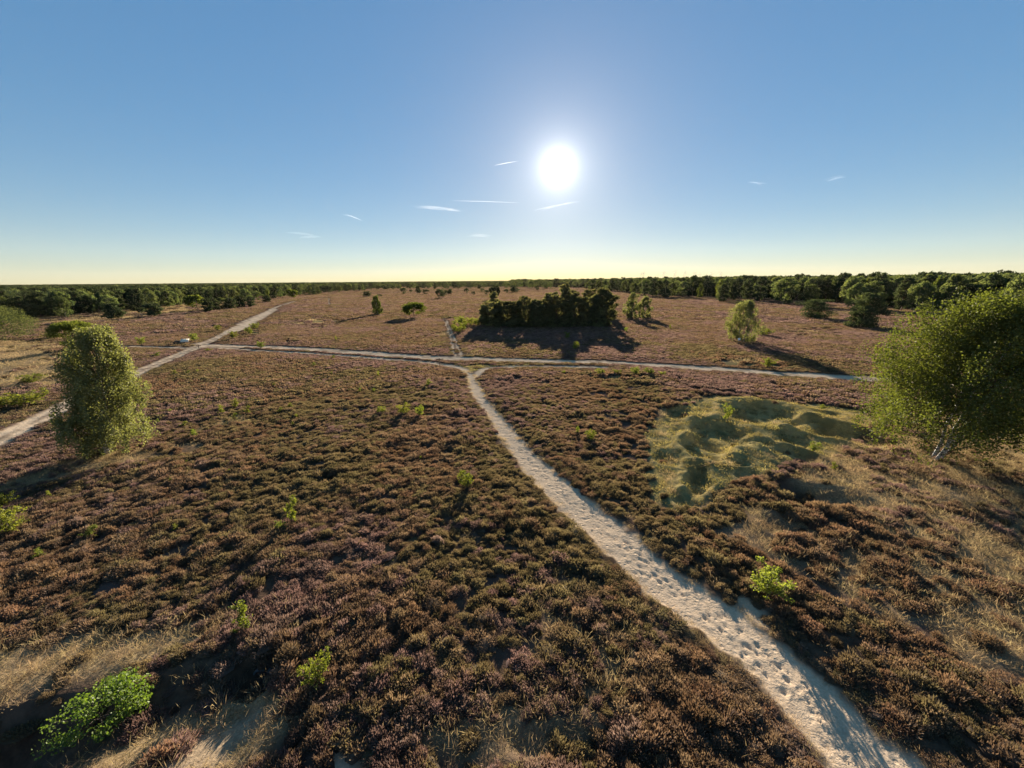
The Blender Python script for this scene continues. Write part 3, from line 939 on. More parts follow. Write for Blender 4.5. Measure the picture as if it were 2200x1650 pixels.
hx, hy, hz, htd = heather_points(5, 46, 0.30, 0.25, 0.2)
kind = tone_kind(hx, hy)
sc0 = np.clip(0.18 + 0.55 * fbm(hx / .9, hy / .9, 421, 2) + 0.4 * fbm(hx / 4, hy / 4, 422, 3) + 0.13 * rng.normal(size=len(hx)), 0.33, 1.2)
grow = 0.62 + 0.7 * fbm(hx / 3.5, hy / 3.5, 431, 3)
grow = grow * (0.5 + 0.5 * sstep(0.2, 1.6, np.minimum(poly_sd(hx, hy, MAIN), htd))) * .9
S3 = np.column_stack([sc0 * (0.7 + .65 * rng.random(len(hx))), sc0 * (.7 + .65 * rng.random(len(hx))), sc0 * grow])
rz = rng.random(len(hx)) * 6.283
var = kind * 5 + rng.integers(0, 5, len(hx))
htilt = rng.normal(size=(len(hx), 2)) * .14
px_, py_, dp_ = project(np.column_stack([hx, hy, hz + .3]))
inview = (px_ > -30) & (px_ < 2230) & (py_ > 0) & (py_ < 1680)
big = np.where(inview)[0]
big = big[np.argsort(-(sc0[big] / dp_[big]))][:300]
rest = np.setdiff1d(np.arange(len(hx)), big)
pick = rest[(px_[rest] > -400) & (px_[rest] < 2600) & (py_[rest] < 2300)]
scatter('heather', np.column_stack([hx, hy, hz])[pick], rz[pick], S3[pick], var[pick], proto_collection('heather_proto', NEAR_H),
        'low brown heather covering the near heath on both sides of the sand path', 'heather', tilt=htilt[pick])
LAND = [('the glossy bush in the trench', flat_at(222, 1568)), ('the buried pipe mouth', flat_at(575, 1450)), ('the small round green birch bush', flat_at(682, 1472)), ('the flat-topped yellow green shrub', flat_at(1655, 1285)), ('the leafy sapling above the pipe', flat_at(524, 1362)), ('the bare sand patch', flat_at(725, 1640))]
HL = {0: 'brown', 1: 'olive green', 2: 'mauve flowering', 3: 'rusty brown'}
dpath = poly_sd(hx, hy, MAIN)
hst = masks(hx, hy)[2]
for i in big:
    o = link(bpy.data.objects.new('heather_bush', NEAR_H[var[i]]))
    o.location = (hx[i], hy[i], hz[i]); o.rotation_euler = (htilt[i, 0], htilt[i, 1], rz[i]); o.scale = S3[i]
    where = 'edging the sandy footpath' if dpath[i] < 1.3 else 'in the thick of the foreground heath'
    sidew = 'on the grassy pits side' if hx[i] > np.interp(hy[i], MAIN_C[::-1, 1], MAIN_C[::-1, 0]) else 'on the trench side'
    where = ('edging the sandy footpath ' if dpath[i] < 1.3 else 'in thick heath ') + sidew
    if hst[i] > .15: where = 'among dry straw grass near the footpath' if dpath[i] < 4 else 'among dry straw grass away from the path'
    size_w = 'large domed' if sc0[i] * grow[i] > .82 else ('middling' if sc0[i] * grow[i] > .62 else 'low')
    for nm_, pt_ in LAND:
        if math.hypot(hx[i] - pt_[0], hy[i] - pt_[1]) < 2.3: where = 'beside ' + nm_
    tag(o, f'{size_w} {HL[int(kind[i])]} heather bush {where}', 'heather', f'{size_w} {HL[int(kind[i])]} heather bushes {where}')

# middle distance and far heath
mx, my, mz, mtd = heather_points(46, 130, 0.62, 0.4, 0.42)
fx, fy, fz, ftd = heather_points(130, 420, 1.9, 0.0, 1.1)
f2x, f2y, f2z, f2td = heather_points(420, 1000, 5.5, 0.0, 1.0)
fx, fy, fz, ftd = [np.concatenate(q) for q in ((fx, f2x), (fy, f2y), (fz, f2z), (ftd, f2td))]
nf2 = len(f2x)
ax_, ay_, az_ = np.concatenate([mx, fx]), np.concatenate([my, fy]), np.concatenate([mz, fz])
lod = np.concatenate([np.full(len(mx), 1.2), np.full(len(fx) - nf2, 3.3), np.full(nf2, 9.0)])
hgt = np.concatenate([np.full(len(mx), .8), np.full(len(fx) - nf2, 1.1), np.full(nf2, 1.4)]) * (0.45 + .55 * sstep(.4, 5, np.concatenate([mtd, ftd])))
vv = 0.65 + 0.7 * fbm(ax_ / 4, ay_ / 4, 441, 3) + 0.1 * rng.normal(size=len(ax_))
S = np.column_stack([lod * (0.8 + .4 * rng.random(len(ax_))), lod * (0.8 + .4 * rng.random(len(ax_))), hgt * vv])
kd = tone_kind(ax_, ay_)
px2, py2, _ = project(np.column_stack([ax_, ay_, az_]))
kk = (px2 > -350) & (px2 < 2550)
scatter('far_heather', np.column_stack([ax_, ay_, az_])[kk], (rng.random(len(ax_)) * 6.283)[kk], S[kk], (kd * 2 + rng.integers(0, 2, len(ax_)))[kk],
        proto_collection('far_heather_proto', FAR_H), 'open purple brown heath beyond the cross track', 'heather')

# straw and turf
gx_, gy_ = jitter_grid(5, 60, 0.3)
gz_, s_, g_, st_ = zs_at(gx_, gy_)
pq, pr_, _ = project(np.column_stack([gx_, gy_, gz_]))
vis = (pq > -300) & (pq < 2500) & (pr_ < 2000)
k1 = (rng.random(len(gx_)) < np.clip(st_ * 1.1, 0, 1) * (0.35 + .8 * fbm(gx_ / 1.7, gy_ / 1.7, 451, 3)) + 0.02) & (s_ < .25) & vis
n1 = k1.sum()
scatter('dry_grass', np.column_stack([gx_, gy_, gz_])[k1], rng.random(n1) * 6.283, np.repeat((0.5 + 0.8 * rng.random(n1))[:, None], 3, 1), rng.integers(0, 4, n1),
        proto_collection('straw_proto', STRAW_T), 'dry straw coloured grass in tufts between the heather', 'grass', tilt=np.column_stack([rng.normal(size=n1) * .25 - .25, rng.normal(size=n1) * .25]))
e_x, e_y = jitter_grid(5, 60, 0.13)
e_d = poly_sd(e_x, e_y, MAIN)
ke = (np.abs(e_d + .05) < .32) & (rng.random(len(e_x)) < .22 * np.exp(-((e_d - .08) / .2) ** 2))
e_x, e_y = e_x[ke], e_y[ke]
ne = len(e_x)
scatter('path_edge_grass', np.column_stack([e_x, e_y, zs_at(e_x, e_y)[0]]), rng.random(ne) * 6.283, np.repeat((0.25 + 0.5 * rng.random(ne))[:, None], 3, 1), rng.integers(0, 4, ne),
        proto_collection('edge_proto', STRAW_T), 'wisps of dry grass along the edges of the sandy footpath', 'grass')
q_x, q_y = jitter_grid(58, 330, 1.5)
q_z, q_s, q_g, q_st = zs_at(q_x, q_y)
kq = (rng.random(len(q_x)) < np.clip(q_st, 0, 1) * (0.3 + fbm(q_x / 5, q_y / 5, 452, 3))) & (q_s < .2)
nq = kq.sum()
scq = 1.6 + 1.6 * rng.random(nq)
scatter('far_dry_grass', np.column_stack([q_x, q_y, q_z])[kq], rng.random(nq) * 6.283, np.column_stack([scq * 1.6, scq * 1.6, scq * .75]), rng.integers(0, 4, nq),
        proto_collection('far_straw_proto', STRAW_T), 'pale dry grass of the fields beside the left track and wood edge', 'grass')
k2 = (rng.random(len(gx_)) < g_ * .45) & (s_ < .3) & vis
n2 = k2.sum()
scatter('short_turf', np.column_stack([gx_, gy_, gz_])[k2], rng.random(n2) * 6.283, np.repeat((0.5 + 1.3 * rng.random(n2) ** 2)[:, None], 3, 1), rng.integers(0, 3, n2),
        proto_collection('turf_proto', TURF_T), 'short yellow green turf over the grassy pits', 'grass')

# ------------------------------------------------------------------ single trees of the heath
def size_of(px, py, top, x0, x1):
    p = at(px, py)
    return p, height_to(p, top), (x1 - x0) * m_per_px(p)

p, h, w = size_of(232, 975, 700, 138, 322)
put_tree('birch_tree', make_birch(h, w * .68, 52000, 0.088, 523, M['birch_pale'], 1, 0.13, lean=(h * .17, 0), droop=.8, prof=lambda t: np.interp(t, [0, .1, .25, .5, .8, .95, 1], [.6, .85, 1.08, 1.0, .8, .58, .35])), 'slender pale birch with feathery crown standing alone beside the left track', 'tree', p)
p, h, w = size_of(2005, 985, 624, 1885, 2290)
bigprof = lambda t: np.interp(t, [0, .2, .3, .5, .75, .9, 1], [.5, .8, 1.05, 1.08, .95, .75, .45])
put_tree('birch_tree', make_birch(h, w * .68, 110000, 0.09, 502, M['birch'], 4, 0.27, lean=(w * .17, 0), droop=1.25, prof=bigprof), 'large spreading birch with several white stems and weeping branches by the dry grass', 'tree', p)
p, h, w = size_of(1593, 736, 645, 1560, 1627)
put_tree('birch_tree', make_birch(h, w, 16000, 0.13, 503, M['birch_pale'], 2, 0.08), 'leafy green birch with the small white sign in front of it', 'tree', p)
p, h, w = size_of(811, 677, 635, 800, 823)
put_tree('birch_tree', make_birch(h, w * 1.05, 6500, 0.22, 504, M['birch'], 1, 0.14), 'narrow upright birch standing beside the small round oak', 'tree', p)
p, h, w = size_of(890, 684, 649, 867, 913)
put_tree('oak_tree', make_round(h, w, 8000, 0.22, 505, M['oak'], M['bark'], 0.2, 50, .13), 'small round-crowned oak with short trunk on open heath', 'tree', p)
p, h, w = size_of(1357, 685, 629, 1340, 1381)
put_tree('birch_tree', make_birch(h, w, 9000, 0.18, 506, M['birch_pale'], 2, 0.08), 'taller of two bright birches at the end of the dark grove', 'tree', p)
p, h, w = size_of(1384, 684, 636, 1365, 1402)
put_tree('birch_tree', make_birch(h, w, 8000, 0.18, 507, M['birch_pale'], 2, 0.08), 'shorter of two bright birches at the end of the dark grove', 'tree', p)
p, h, w = size_of(1748, 685, 645, 1720, 1782)
put_tree('pine_tree', make_pine(h, w, 5200, 0.2, 508, M['pine'], .12, 7, (h * .12, 0), .4), 'low spreading pine leaning over the heath, layered branches', 'tree', p)
p, h, w = size_of(1850, 704, 631, 1818, 1888)
put_tree('pine_tree', make_pine(h, w * 1.05, 8500, 0.22, 509, M['pine'], .08, 10, (h * .2, 0), .6), 'tall dense dark pine leaning on the open heath', 'tree', p)
p, h, w = size_of(1787, 646, 623, 1770, 1806)
put_tree('pine_tree', make_pine(h, w, 3000, 0.35, 510, M['pine'], .15, 6, (h * .1, 0), .5), 'small pine on the heath in front of the wood, above the low spreading pine', 'tree', p)
p, h, w = size_of(1940, 653, 614, 1922, 1966)
put_tree('birch_tree', make_birch(h, w, 3500, 0.35, 511, M['birch'], 1, 0.12), 'pale green birch standing free before the wood edge', 'tree', p)
p, h, w = size_of(245, 686, 651, 229, 266)
put_tree('pine_tree', make_pine(h, w, 4200, 0.25, 512, M['pine'], .2, 7, (0, 0), .75), 'conical pine with tiered branches above the dry grass', 'tree', p)
p, h, w = size_of(333, 681, 652, 316, 352)
put_tree('pine_tree', make_pine(h, w, 3800, 0.27, 513, M['pine'], .22, 6, (0, 0), .55), 'pine with two clear branch tiers beside the leafless shrub', 'tree', p)
p, h, w = size_of(165, 752, 688, 128, 196)
put_tree('oak_tree', make_round(h, w, 9000, 0.17, 514, M['oak'], M['bark'], .05, 60, .13), 'dark dense round tree standing behind the pale birch', 'tree', p)
p, h, w = size_of(-8, 738, 657, -62, 48)
put_tree('oak_tree', make_round(h, w, 14000, 0.15, 515, M['wood_far'], M['bark'], .04, 70, .13), 'broad dark green tree down to the ground by the straw field', 'tree', p)
p, h, w = size_of(425, 668, 634, 410, 443)
put_tree('oak_tree', make_round(h, w, 3500, 0.4, 516, M['oak'], M['bark'], .15, 45, .15), 'leaning bright oak at the head of the tree row', 'tree', p)
p, h, w = size_of(703, 628, 612, 692, 717)
put_tree('oak_tree', make_round(h, w, 2500, 0.75, 517, M['pine'], M['bark'], .1, 40, .16), 'big dark round tree where the left track meets the far heath', 'tree', p)
p, h, w = size_of(628, 640, 621, 620, 640)
put_tree('oak_tree', make_round(h, w, 2500, 0.55, 518, M['oak'], M['bark'], .15, 40, .16), 'light green tree beside the far end of the sand track', 'tree', p)
p, h, w = size_of(1063, 645, 612, 1055, 1075)
put_tree('pine_tree', make_round(h, w, 3000, 0.5, 519, M['pine'], M['pine_bark'], .1, 45, .17), 'tall dark columnar pine rising behind the grove', 'tree', p)

# free-standing far pines on the heath
far_pines = [(788, 638, 626, 18), (815, 637, 632, 10), (867, 633, 617, 13), (883, 629, 622, 6), (898, 631, 616, 13), (915, 633, 621, 13), (944, 642, 621, 14), (953, 641, 620, 14),
             (967, 632, 621, 13), (1002, 631, 619, 9), (1017, 634, 625, 7), (1036, 628, 619, 8), (1103, 629, 613, 19), (1154, 625, 612, 9), (1046, 634, 622, 12), (1088, 630, 621, 10),
             (771, 622, 616, 9), (745, 623, 616, 10), (797, 623, 615, 8), (812, 622, 615, 9), (829, 622, 615, 9), (845, 622, 615, 9), (856, 621, 614, 9), (921, 620, 613, 9), (935, 621, 613, 8), (960, 622, 613, 9), (985, 620, 612, 10), (1012, 621, 612, 8), (1030, 621, 612, 9), (1060, 620, 611, 8)]
PINE_FAR = [make_pine(10, 8, 1400, 0.5, 530 + i, M['pine'], .18, 7, (0, 0), .4) for i in range(2)] + [make_round(10, 7, 1500, 0.5, 535 + i, M['pine'], M['pine_bark'], .15, 34, .18) for i in range(3)]
for i, (x, y, t, wpx) in enumerate(far_pines):
    p, h, w = size_of(x, y, t, 0, wpx)
    j = 2 + i % 3 if i % 4 else i % 2
    put_tree('pine_tree', PINE_FAR[j], 'dark lone pine scattered across the distant open heath', 'tree', p, 'lone pines on the far heath', random.random() * 6.28, (w / 7, w / 7, h / 10))

# ------------------------------------------------------------------ the dark grove in the middle
GROVE = [make_pine(10, 5.0, 6500, 0.26, 550 + i, M['spruce'], .02, 12, (0, 0), .7, .016) for i in range(3)] + \
        [make_round(10, 5, 6500, 0.26, 555 + i, M['spruce'], M['pine_bark'], .03, 60, .14, trunk_r=.014) for i in range(2)]
grove = [(1040, 700, 645, 26), (1052, 703, 634, 40), (1072, 703, 633, 34), (1090, 704, 638, 38), (1108, 705, 632, 36), (1128, 705, 631, 38), (1146, 704, 641, 34), (1160, 703, 626, 36),
         (1178, 704, 619, 38), (1196, 705, 625, 36), (1214, 704, 617, 38), (1232, 704, 620, 36), (1250, 704, 613, 30), (1262, 704, 613, 32), (1280, 703, 622, 40), (1298, 702, 618, 40),
         (1062, 690, 630, 34), (1100, 691, 634, 34), (1140, 690, 637, 36), (1186, 690, 618, 36), (1224, 690, 618, 36), (1270, 688, 618, 36), (1304, 686, 620, 34)]
for i, (x, y, t, wpx) in enumerate(grove):
    p, h, w = size_of(x, y, t, 0, wpx)
    j = [0, 3, 1, 4, 2, 3, 0, 4][i % 8]
    put_tree('pine_tree', GROVE[j], 'dark close-set pine of the dense grove in the middle of the heath', 'tree', p, 'pines of the middle grove', random.random() * 6.28, (w / 5.0 * (.8 + .5 * random.random()), w / 5.0 * (.8 + .5 * random.random()), h / 10 * (.68 + .42 * random.random())))

gg = np.random.default_rng(77)
for i in range(26):
    x, y = 1040 + 268 * (i + gg.random()) / 26, 692 + 13 * gg.random()
    p, h, w = size_of(x, y, y - 22 - 26 * gg.random(), 0, 24 + 14 * gg.random())
    t = put_tree('pine_tree', GROVE[[3, 0, 4, 1, 2][i % 5]], 'young low pine filling the foot of the middle grove', 'tree', p, 'young pines at the foot of the middle grove', i * 2.3, (w / 5, w / 5, h / 10))
    t.rotation_euler = (gg.normal() * .05, gg.normal() * .05, i * 2.3)

# ------------------------------------------------------------------ woodland left and right
WOOD = [make_round(12, 9, 2600, 0.55, 570 + i, M['wood_far'], M['bark'], .06, 42, .16) for i in range(4)] + \
       [make_pine(13, 8, 2200, 0.5, 575 + i, M['pine'], .15, 8, (0, 0), .45) for i in range(3)] + \
       [make_birch(12, 6.5, 2400, 0.48, 580, M['birch'], 1, .1)]
WKIND = ['oak', 'oak', 'oak', 'oak', 'pine', 'pine', 'pine', 'birch']
def wood_points(r_in, r_out, step, seed):
    g = np.random.default_rng(seed)
    n = int(r_out / step) + 1
    xs = np.arange(-n, n + 1) * step; ys = np.arange(0, n + 1) * step
    a, b = np.meshgrid(xs, ys)
    a = a.ravel() + (g.random(a.size) - .5) * step * .9; b = b.ravel() + (g.random(b.size) - .5) * step * .9
    r = np.hypot(a, b); az = np.degrees(np.arctan2(a, b))
    k = (r > r_in) & (r < r_out) & (np.abs(az) < 66)
    a, b = a[k], b[k]
    m, edge = wood_mask(a, b)
    r = np.hypot(a, b)
    loose = ((r / edge) > 0.8) & (g.random(len(a)) < 0.10)      # stragglers before the edge
    k = (m > 0.4) | loose
    return a[k], b[k], edge[k]
wx, wy, we = wood_points(150, 620, 5.4, 91)
w2x, w2y, w2e = wood_points(620, 1500, 12, 92)
w3x, w3y, w3e = wood_points(1500, 4300, 30, 93)
def wood_attr(x, y, seed):
    g = np.random.default_rng(seed)
    right_ = x > 0
    n = len(x)
    v = np.where(g.random(n) < np.where(right_, .68, .5), g.integers(0, 4, n), np.where(g.random(n) < .82, g.integers(4, 7, n), 7))
    hgt_ = np.where(right_, 11.4, 8.3) * (0.82 + 0.36 * g.random(n))
    return v, hgt_, g.random(n) * 6.283, g
va, ha, ra, g1 = wood_attr(wx, wy, 94)
# the largest ones in view are trees of their own
qx, qy, qd = project(np.column_stack([wx, wy, np.zeros(len(wx))]))
front = (np.hypot(wx, wy) - we)                                   # how deep inside the wood
score = ha / qd - 0.0006 * np.maximum(front, 0)
vis = np.where((qx > -40) & (qx < 2240))[0]
own = vis[np.argsort(-score[vis])][:260]
oth = np.setdiff1d(np.arange(len(wx)), own)
for i in own:
    left = wx[i] < 0
    kd_ = WKIND[va[i]]
    lab = {'oak': 'rounded broadleaf tree', 'pine': 'dark pine', 'birch': 'light green birch'}[kd_]
    lm = [(130, 'the broad dark tree of the straw field'), (330, 'the slender pale birch'), (480, 'the pale slanted board'), (900, 'the bend of the cart track'), (1480, 'the grove end'),
          (1640, 'the leafy birch with the sign'), (1800, 'the low spreading pine'), (1920, 'the tall leaning pine'), (9999, 'the large spreading birch')]
    lab = ('tall ' if ha[i] > (12 if not left else 8.8) else 'short ') + lab
    lab += ' in the wood behind ' + [n_ for lim, n_ in lm if qx[i] < lim][0]
    s_ = ha[i] / 12
    put_tree(f'{kd_}_tree', WOOD[va[i]], lab, 'tree', (wx[i], wy[i], z_at(wx[i], wy[i])), lab.replace(' in the wood', 's in the wood'), ra[i], (s_ * (.62 + .35 * random.random()), s_ * (.62 + .35 * random.random()), s_))
def joined(k):
    cr = WOOD[k][1]
    me = cr.copy(); me.name = f'wood_tree_{k}'
    return me
FW = [joined(k) for k in range(len(WOOD))]
v2, h2, r2, _ = wood_attr(w2x, w2y, 95)
v3, h3, r3, _ = wood_attr(w3x, w3y, 96)
WX = np.concatenate([wx[oth], w2x, w3x]); WY = np.concatenate([wy[oth], w2y, w3y])
WH = np.concatenate([ha[oth], h2 * 1.05, h3 * 1.1]) / 12
WW = WH * np.concatenate([np.full(len(oth), .8), np.full(len(w2x), 1.45), np.full(len(w3x), 3.4)])
scatter('far_wood', np.column_stack([WX, WY, ground_z(WX, WY)]), np.concatenate([ra[oth], r2, r3]), np.column_stack([WW, WW, WH]), np.concatenate([va[oth], v2, v3]),
        proto_collection('far_wood_proto', FW), 'dark green forest reaching back to the horizon', 'forest')

stragglers = [
    ('pine', 'pine standing free in the straw field before the wood', [(62, 685, 652, 40), (118, 677, 642, 34), (288, 669, 648, 22), (447, 671, 642, 26), (462, 667, 642, 24), (497, 664, 641, 24), (517, 661, 636, 26), (540, 660, 638, 22), (574, 650, 636, 18), (590, 641, 629, 13)]),
    ('oak', 'rounded oak standing free in the straw field before the wood', [(92, 681, 644, 38), (178, 668, 642, 34), (207, 665, 638, 32), (479, 665, 638, 24), (548, 646, 624, 26), (610, 637, 627, 13), (650, 633, 622, 13), (668, 633, 620, 14), (683, 633, 623, 13)]),
    ('pine', 'pine standing free at the heath edge under the wind turbines', [(1430, 640, 617, 26), (1476, 637, 615, 22), (1518, 638, 615, 24), (1553, 650, 612, 24), (1611, 628, 613, 16), (1659, 635, 613, 25)]),
    ('oak', 'bright rounded tree at the heath edge under the wind turbines', [(1441, 621, 609, 16), (1550, 633, 600, 24), (1348, 625, 607, 28), (1781, 627, 607, 22), (1862, 629, 605, 26), (1896, 627, 606, 22), (1918, 628, 594, 26)]),
]
for kd_, lab, lst in stragglers:
    for i, (x, y, tp, wpx) in enumerate(lst):
        p, h, w = size_of(x, y, tp, 0, wpx)
        k = (4 + i % 3) if kd_ == 'pine' else i % 4
        put_tree(f'{kd_}_tree', WOOD[k], lab, 'tree', p, lab.replace(' standing', 's standing').replace('tree at', 'trees at'), i * 1.3, (w / 8.2, w / 8.2, h / 12.4))

# ------------------------------------------------------------------ bright young birches and shrubs among the heather
def sapling_meshes(seed, n, leaf, bushy):
    """unit height (1 m) and about 1 m wide"""
    g = np.random.default_rng(seed)
    paths, C = [], []
    ns = 7 if bushy else 3
    for s in range(ns):
        az = g.random() * 6.28; sp = (0.42 if bushy else 0.24) * (0.3 + g.random())
        top = np.array([math.cos(az) * sp, math.sin(az) * sp, (0.75 + .25 * g.random()) if s else 1.0])
        P = curve_pts((0, 0, -.03), top, 0, 6, g, .02)
        paths.append((P, np.linspace(.012, .003, 6)))
        for b in range(9):
            t = .2 + .8 * (b + g.random()) / 9
            i0 = t * 5; a0 = min(int(i0), 4)
            p0 = P[a0] * (1 - (i0 - a0)) + P[a0 + 1] * (i0 - a0)
            a2 = g.random() * 6.28; rr = (.30 if bushy else .24) * (1.1 - .75 * t) * (.5 + g.random())
            p1 = p0 + np.array([math.cos(a2) * rr, math.sin(a2) * rr, rr * .5])
            paths.append((np.array([p0, (p0 + p1) / 2, p1]), np.array([.006, .004, .002])))
            for m in range(5): C.append(p0 + (p1 - p0) * (.3 + .8 * g.random()))
    C = np.array(C); pick = g.integers(0, len(C), n)
    P = C[pick] + g.normal(size=(n, 3)) * .035
    P[:, 2] = np.clip(P[:, 2], 0.02, 1.03)
    K = leaf_faces(P, leaf, g, 0.1, 1.3)
    sh = np.clip(.2 + .5 * g.random(len(C))[pick] + .2 * g.normal(size=n), 0, 1)
    return tube_mesh('stem', paths, M['twig'], 5), faces_mesh('foliage', K, sh, M['sapling'])
SAP = [sapling_meshes(600 + i, 1000, .042, False) for i in range(3)] + [sapling_meshes(610 + i, 1800, .042, True) for i in range(3)]
# (pixel x, pixel y of the foot, height px, width px, bushy, label)
near_saps = [
    (1006, 1050, 36, 42, 1, 'dense bright green bush alone in the heather beside the footpath'),
    (632, 1126, 58, 44, 0, 'upright yellow green birch sapling in the middle of the heather'),
    (605, 1138, 18, 26, 1, 'low leafy shoot at the foot of the yellow green sapling'),
    (524, 1362, 66, 66, 0, 'leafy birch sapling above the mouth of the buried pipe'),
    (682, 1472, 60, 62, 1, 'small round green birch bush beside the pink heather'),
    (1655, 1285, 60, 90, 1, 'flat-topped yellow green shrub beside the bare soil of the footpath'),
    (1266, 948, 22, 28, 1, 'small bright bush amid pink heather across the path'),
    (1241, 934, 18, 18, 0, 'thin sapling next to the small bright bush across the path'),
    (1561, 906, 38, 26, 0, 'slim dark sapling on the grassy rim between the pits'),
    (1745, 972, 22, 28, 1, 'bright little shrub at the lip of a grassy pit'),
    (1790, 1012, 20, 20, 0, 'thin pale seedling amid heather below the grassy pits'),
    (1766, 882, 10, 18, 1, 'tiny green shrub on the turf behind the pits'),
    (820, 890, 18, 24, 1, 'left-leaning bright shrub in a row of three amid heather'),
    (868, 893, 25, 28, 1, 'roundest bright shrub of the row of three amid heather'),
    (901, 894, 22, 22, 1, 'bright shrub of the row of three beside the pale grass patch'),
    (923, 830, 16, 22, 0, 'forked bright seedling below the wooden signpost'),
    (560, 749, 15, 22, 1, 'round green bush on the strip between the two tracks'),
    (503, 728, 17, 18, 1, 'round green bush where the cart track bends'),
    (536, 719, 16, 18, 1, 'dark green round bush in the bright grass by the cart track'),
    (547, 708, 14, 20, 1, 'pale green bush topping the bright grass by the cart track'),
    (420, 734, 18, 18, 1, 'green bush beside the pale slanted board'),
    (466, 711, 12, 16, 1, 'small green bush on the heath left of the cart track bend'),
    (305, 742, 18, 18, 1, 'green bush by the narrow side track'),
    (448, 756, 7, 16, 1, 'low dome-shaped bush beside the track fork'),
    (1234, 752, 18, 17, 1, 'bright bush alone on the mauve heath before the grove'),
    (1219, 729, 16, 14, 1, 'bush at the tip of the grove shadow'),
    (1650, 792, 22, 28, 1, 'bright spiky bush by the road beside the yellow grass strip'),
    (1641, 722, 16, 34, 1, 'bright low bush at the foot of the signed birch'),
    (722, 732, 11, 8, 0, 'single bright seedling on the open heath behind the road'),
    (1345, 715, 12, 11, 0, 'bright seedling below the pair of birches'),
    (1440, 708, 11, 9, 0, 'bright seedling at the end of the paired birches shadow'),
    (20, 1148, 52, 66, 1, 'greyish green sapling bush at the edge of the left heather'),
    (15, 1088, 30, 40, 1, 'green sapling bush behind the greyish one'),
    (118, 729, 15, 36, 1, 'wide low hedge-like bush in the straw field'),
    (62, 872, 30, 70, 1, 'wide green thicket bush beside the left track'),
    (18, 876, 28, 60, 1, 'yellowish green thicket bush by the left track'),
    (62, 826, 20, 50, 1, 'pale green bush in the straw field behind the thicket'),
]
for i, (x, y, hp, wp, bushy, lab) in enumerate(near_saps):
    p = at(x, y); mp_ = m_per_px(p)
    ms = SAP[(3 if bushy else 0) + i % 3]
    t = thing('birch_sapling' if not bushy else 'green_bush', lab, 'sapling' if not bushy else 'bush', p, None, i * 1.7, (wp * mp_, wp * mp_, max(height_to(p, y - hp), hp * mp_)))
    part('stem', ms[0], t); part('foliage', ms[1], t)
groups = [
    ('young birch bush in the bright thicket beside the grove', 'young birches by the grove', 1,
     [(978, 712, 15, 15), (985, 716, 16, 18), (988, 701, 22, 22), (1000, 703, 20, 20), (1010, 700, 18, 18), (1020, 700, 16, 16), (1028, 702, 16, 14), (994, 711, 18, 18), (976, 698, 10, 10)]),
    ('bright bush in the row beside the road opposite the grove', 'bushes in a row below the road', 1,
     [(1293, 806, 14, 26), (1325, 805, 11, 20), (1363, 805, 17, 22), (1397, 806, 16, 26), (1422, 808, 10, 16), (1211, 803, 7, 10)]),
    ('small yellow green seedling scattered in the left heather', 'seedlings in the left heather', 0,
     [(377, 806, 11, 18), (405, 806, 10, 16), (425, 803, 10, 14), (590, 832, 9, 14), (773, 845, 11, 14), (803, 843, 9, 13), (676, 788, 10, 14), (716, 770, 7, 17), (813, 812, 15, 10), (714, 806, 7, 9), (338, 765, 8, 24),
      (476, 892, 22, 22), (509, 876, 20, 20), (534, 890, 18, 20), (366, 889, 10, 20), (341, 912, 12, 14), (397, 918, 12, 24), (417, 940, 18, 26), (625, 878, 12, 20), (603, 888, 12, 16), (637, 899, 10, 12), (630, 915, 9, 12), (505, 902, 14, 20),
      (378, 1142, 16, 22), (369, 1042, 14, 16), (246, 1106, 10, 14), (106, 1070, 16, 16), (494, 1018, 10, 18), (399, 998, 8, 16), (520, 1148, 9, 10), (680, 1034, 12, 8), (199, 1156, 24, 46), (85, 1200, 20, 34), (905, 988, 8, 12)]),
]
for lab, grp, bushy, lst in groups:
    for i, (x, y, hp, wp) in enumerate(lst):
        p = at(x, y); mp_ = m_per_px(p)
        ms = SAP[(3 if bushy else 0) + i % 3]
        t = thing('birch_sapling' if not bushy else 'green_bush', lab, 'sapling' if not bushy else 'bush', p, grp, i * 2.1, (wp * mp_, wp * mp_, max(height_to(p, y - hp), hp * mp_)))
        part('stem', ms[0], t); part('foliage', ms[1], t)

# big leafy bush in the trench
p = at(222, 1568)
def trench_bush():
    g = np.random.default_rng(640)
    return make_round(1.25, 2.0, 3600, .055, 641, M['bush'], M['twig'], .08, 46, .14, trunk_r=.02)
tm = trench_bush()
t = thing('green_bush', 'large glossy green bush growing in the shadowed trench', 'bush', p)
part('stem', tm[0], t); part('foliage', tm[1], t)
# leafless shrub beside the tiered pine
def bare_shrub():
    g = np.random.default_rng(650); paths = []
    for s in range(40):
        a = g.random() * 6.28; sp = .2 + .4 * g.random()
        paths.append((curve_pts((0, 0, 0), (math.cos(a) * sp, math.sin(a) * sp, .4 + .6 * g.random()), .05, 5, g, .03), np.linspace(.02, .006, 5)))
    return tube_mesh('bare_shrub', paths, M['twig'], 4)
p = at(302, 686); mp_ = m_per_px(p)
o = link(bpy.data.objects.new('bare_shrub', bare_shrub())); o.location = p; o.scale = (26 * mp_,) * 2 + (16 * mp_,)
tag(o, 'leafless brown shrub between the two free pines', 'shrub')

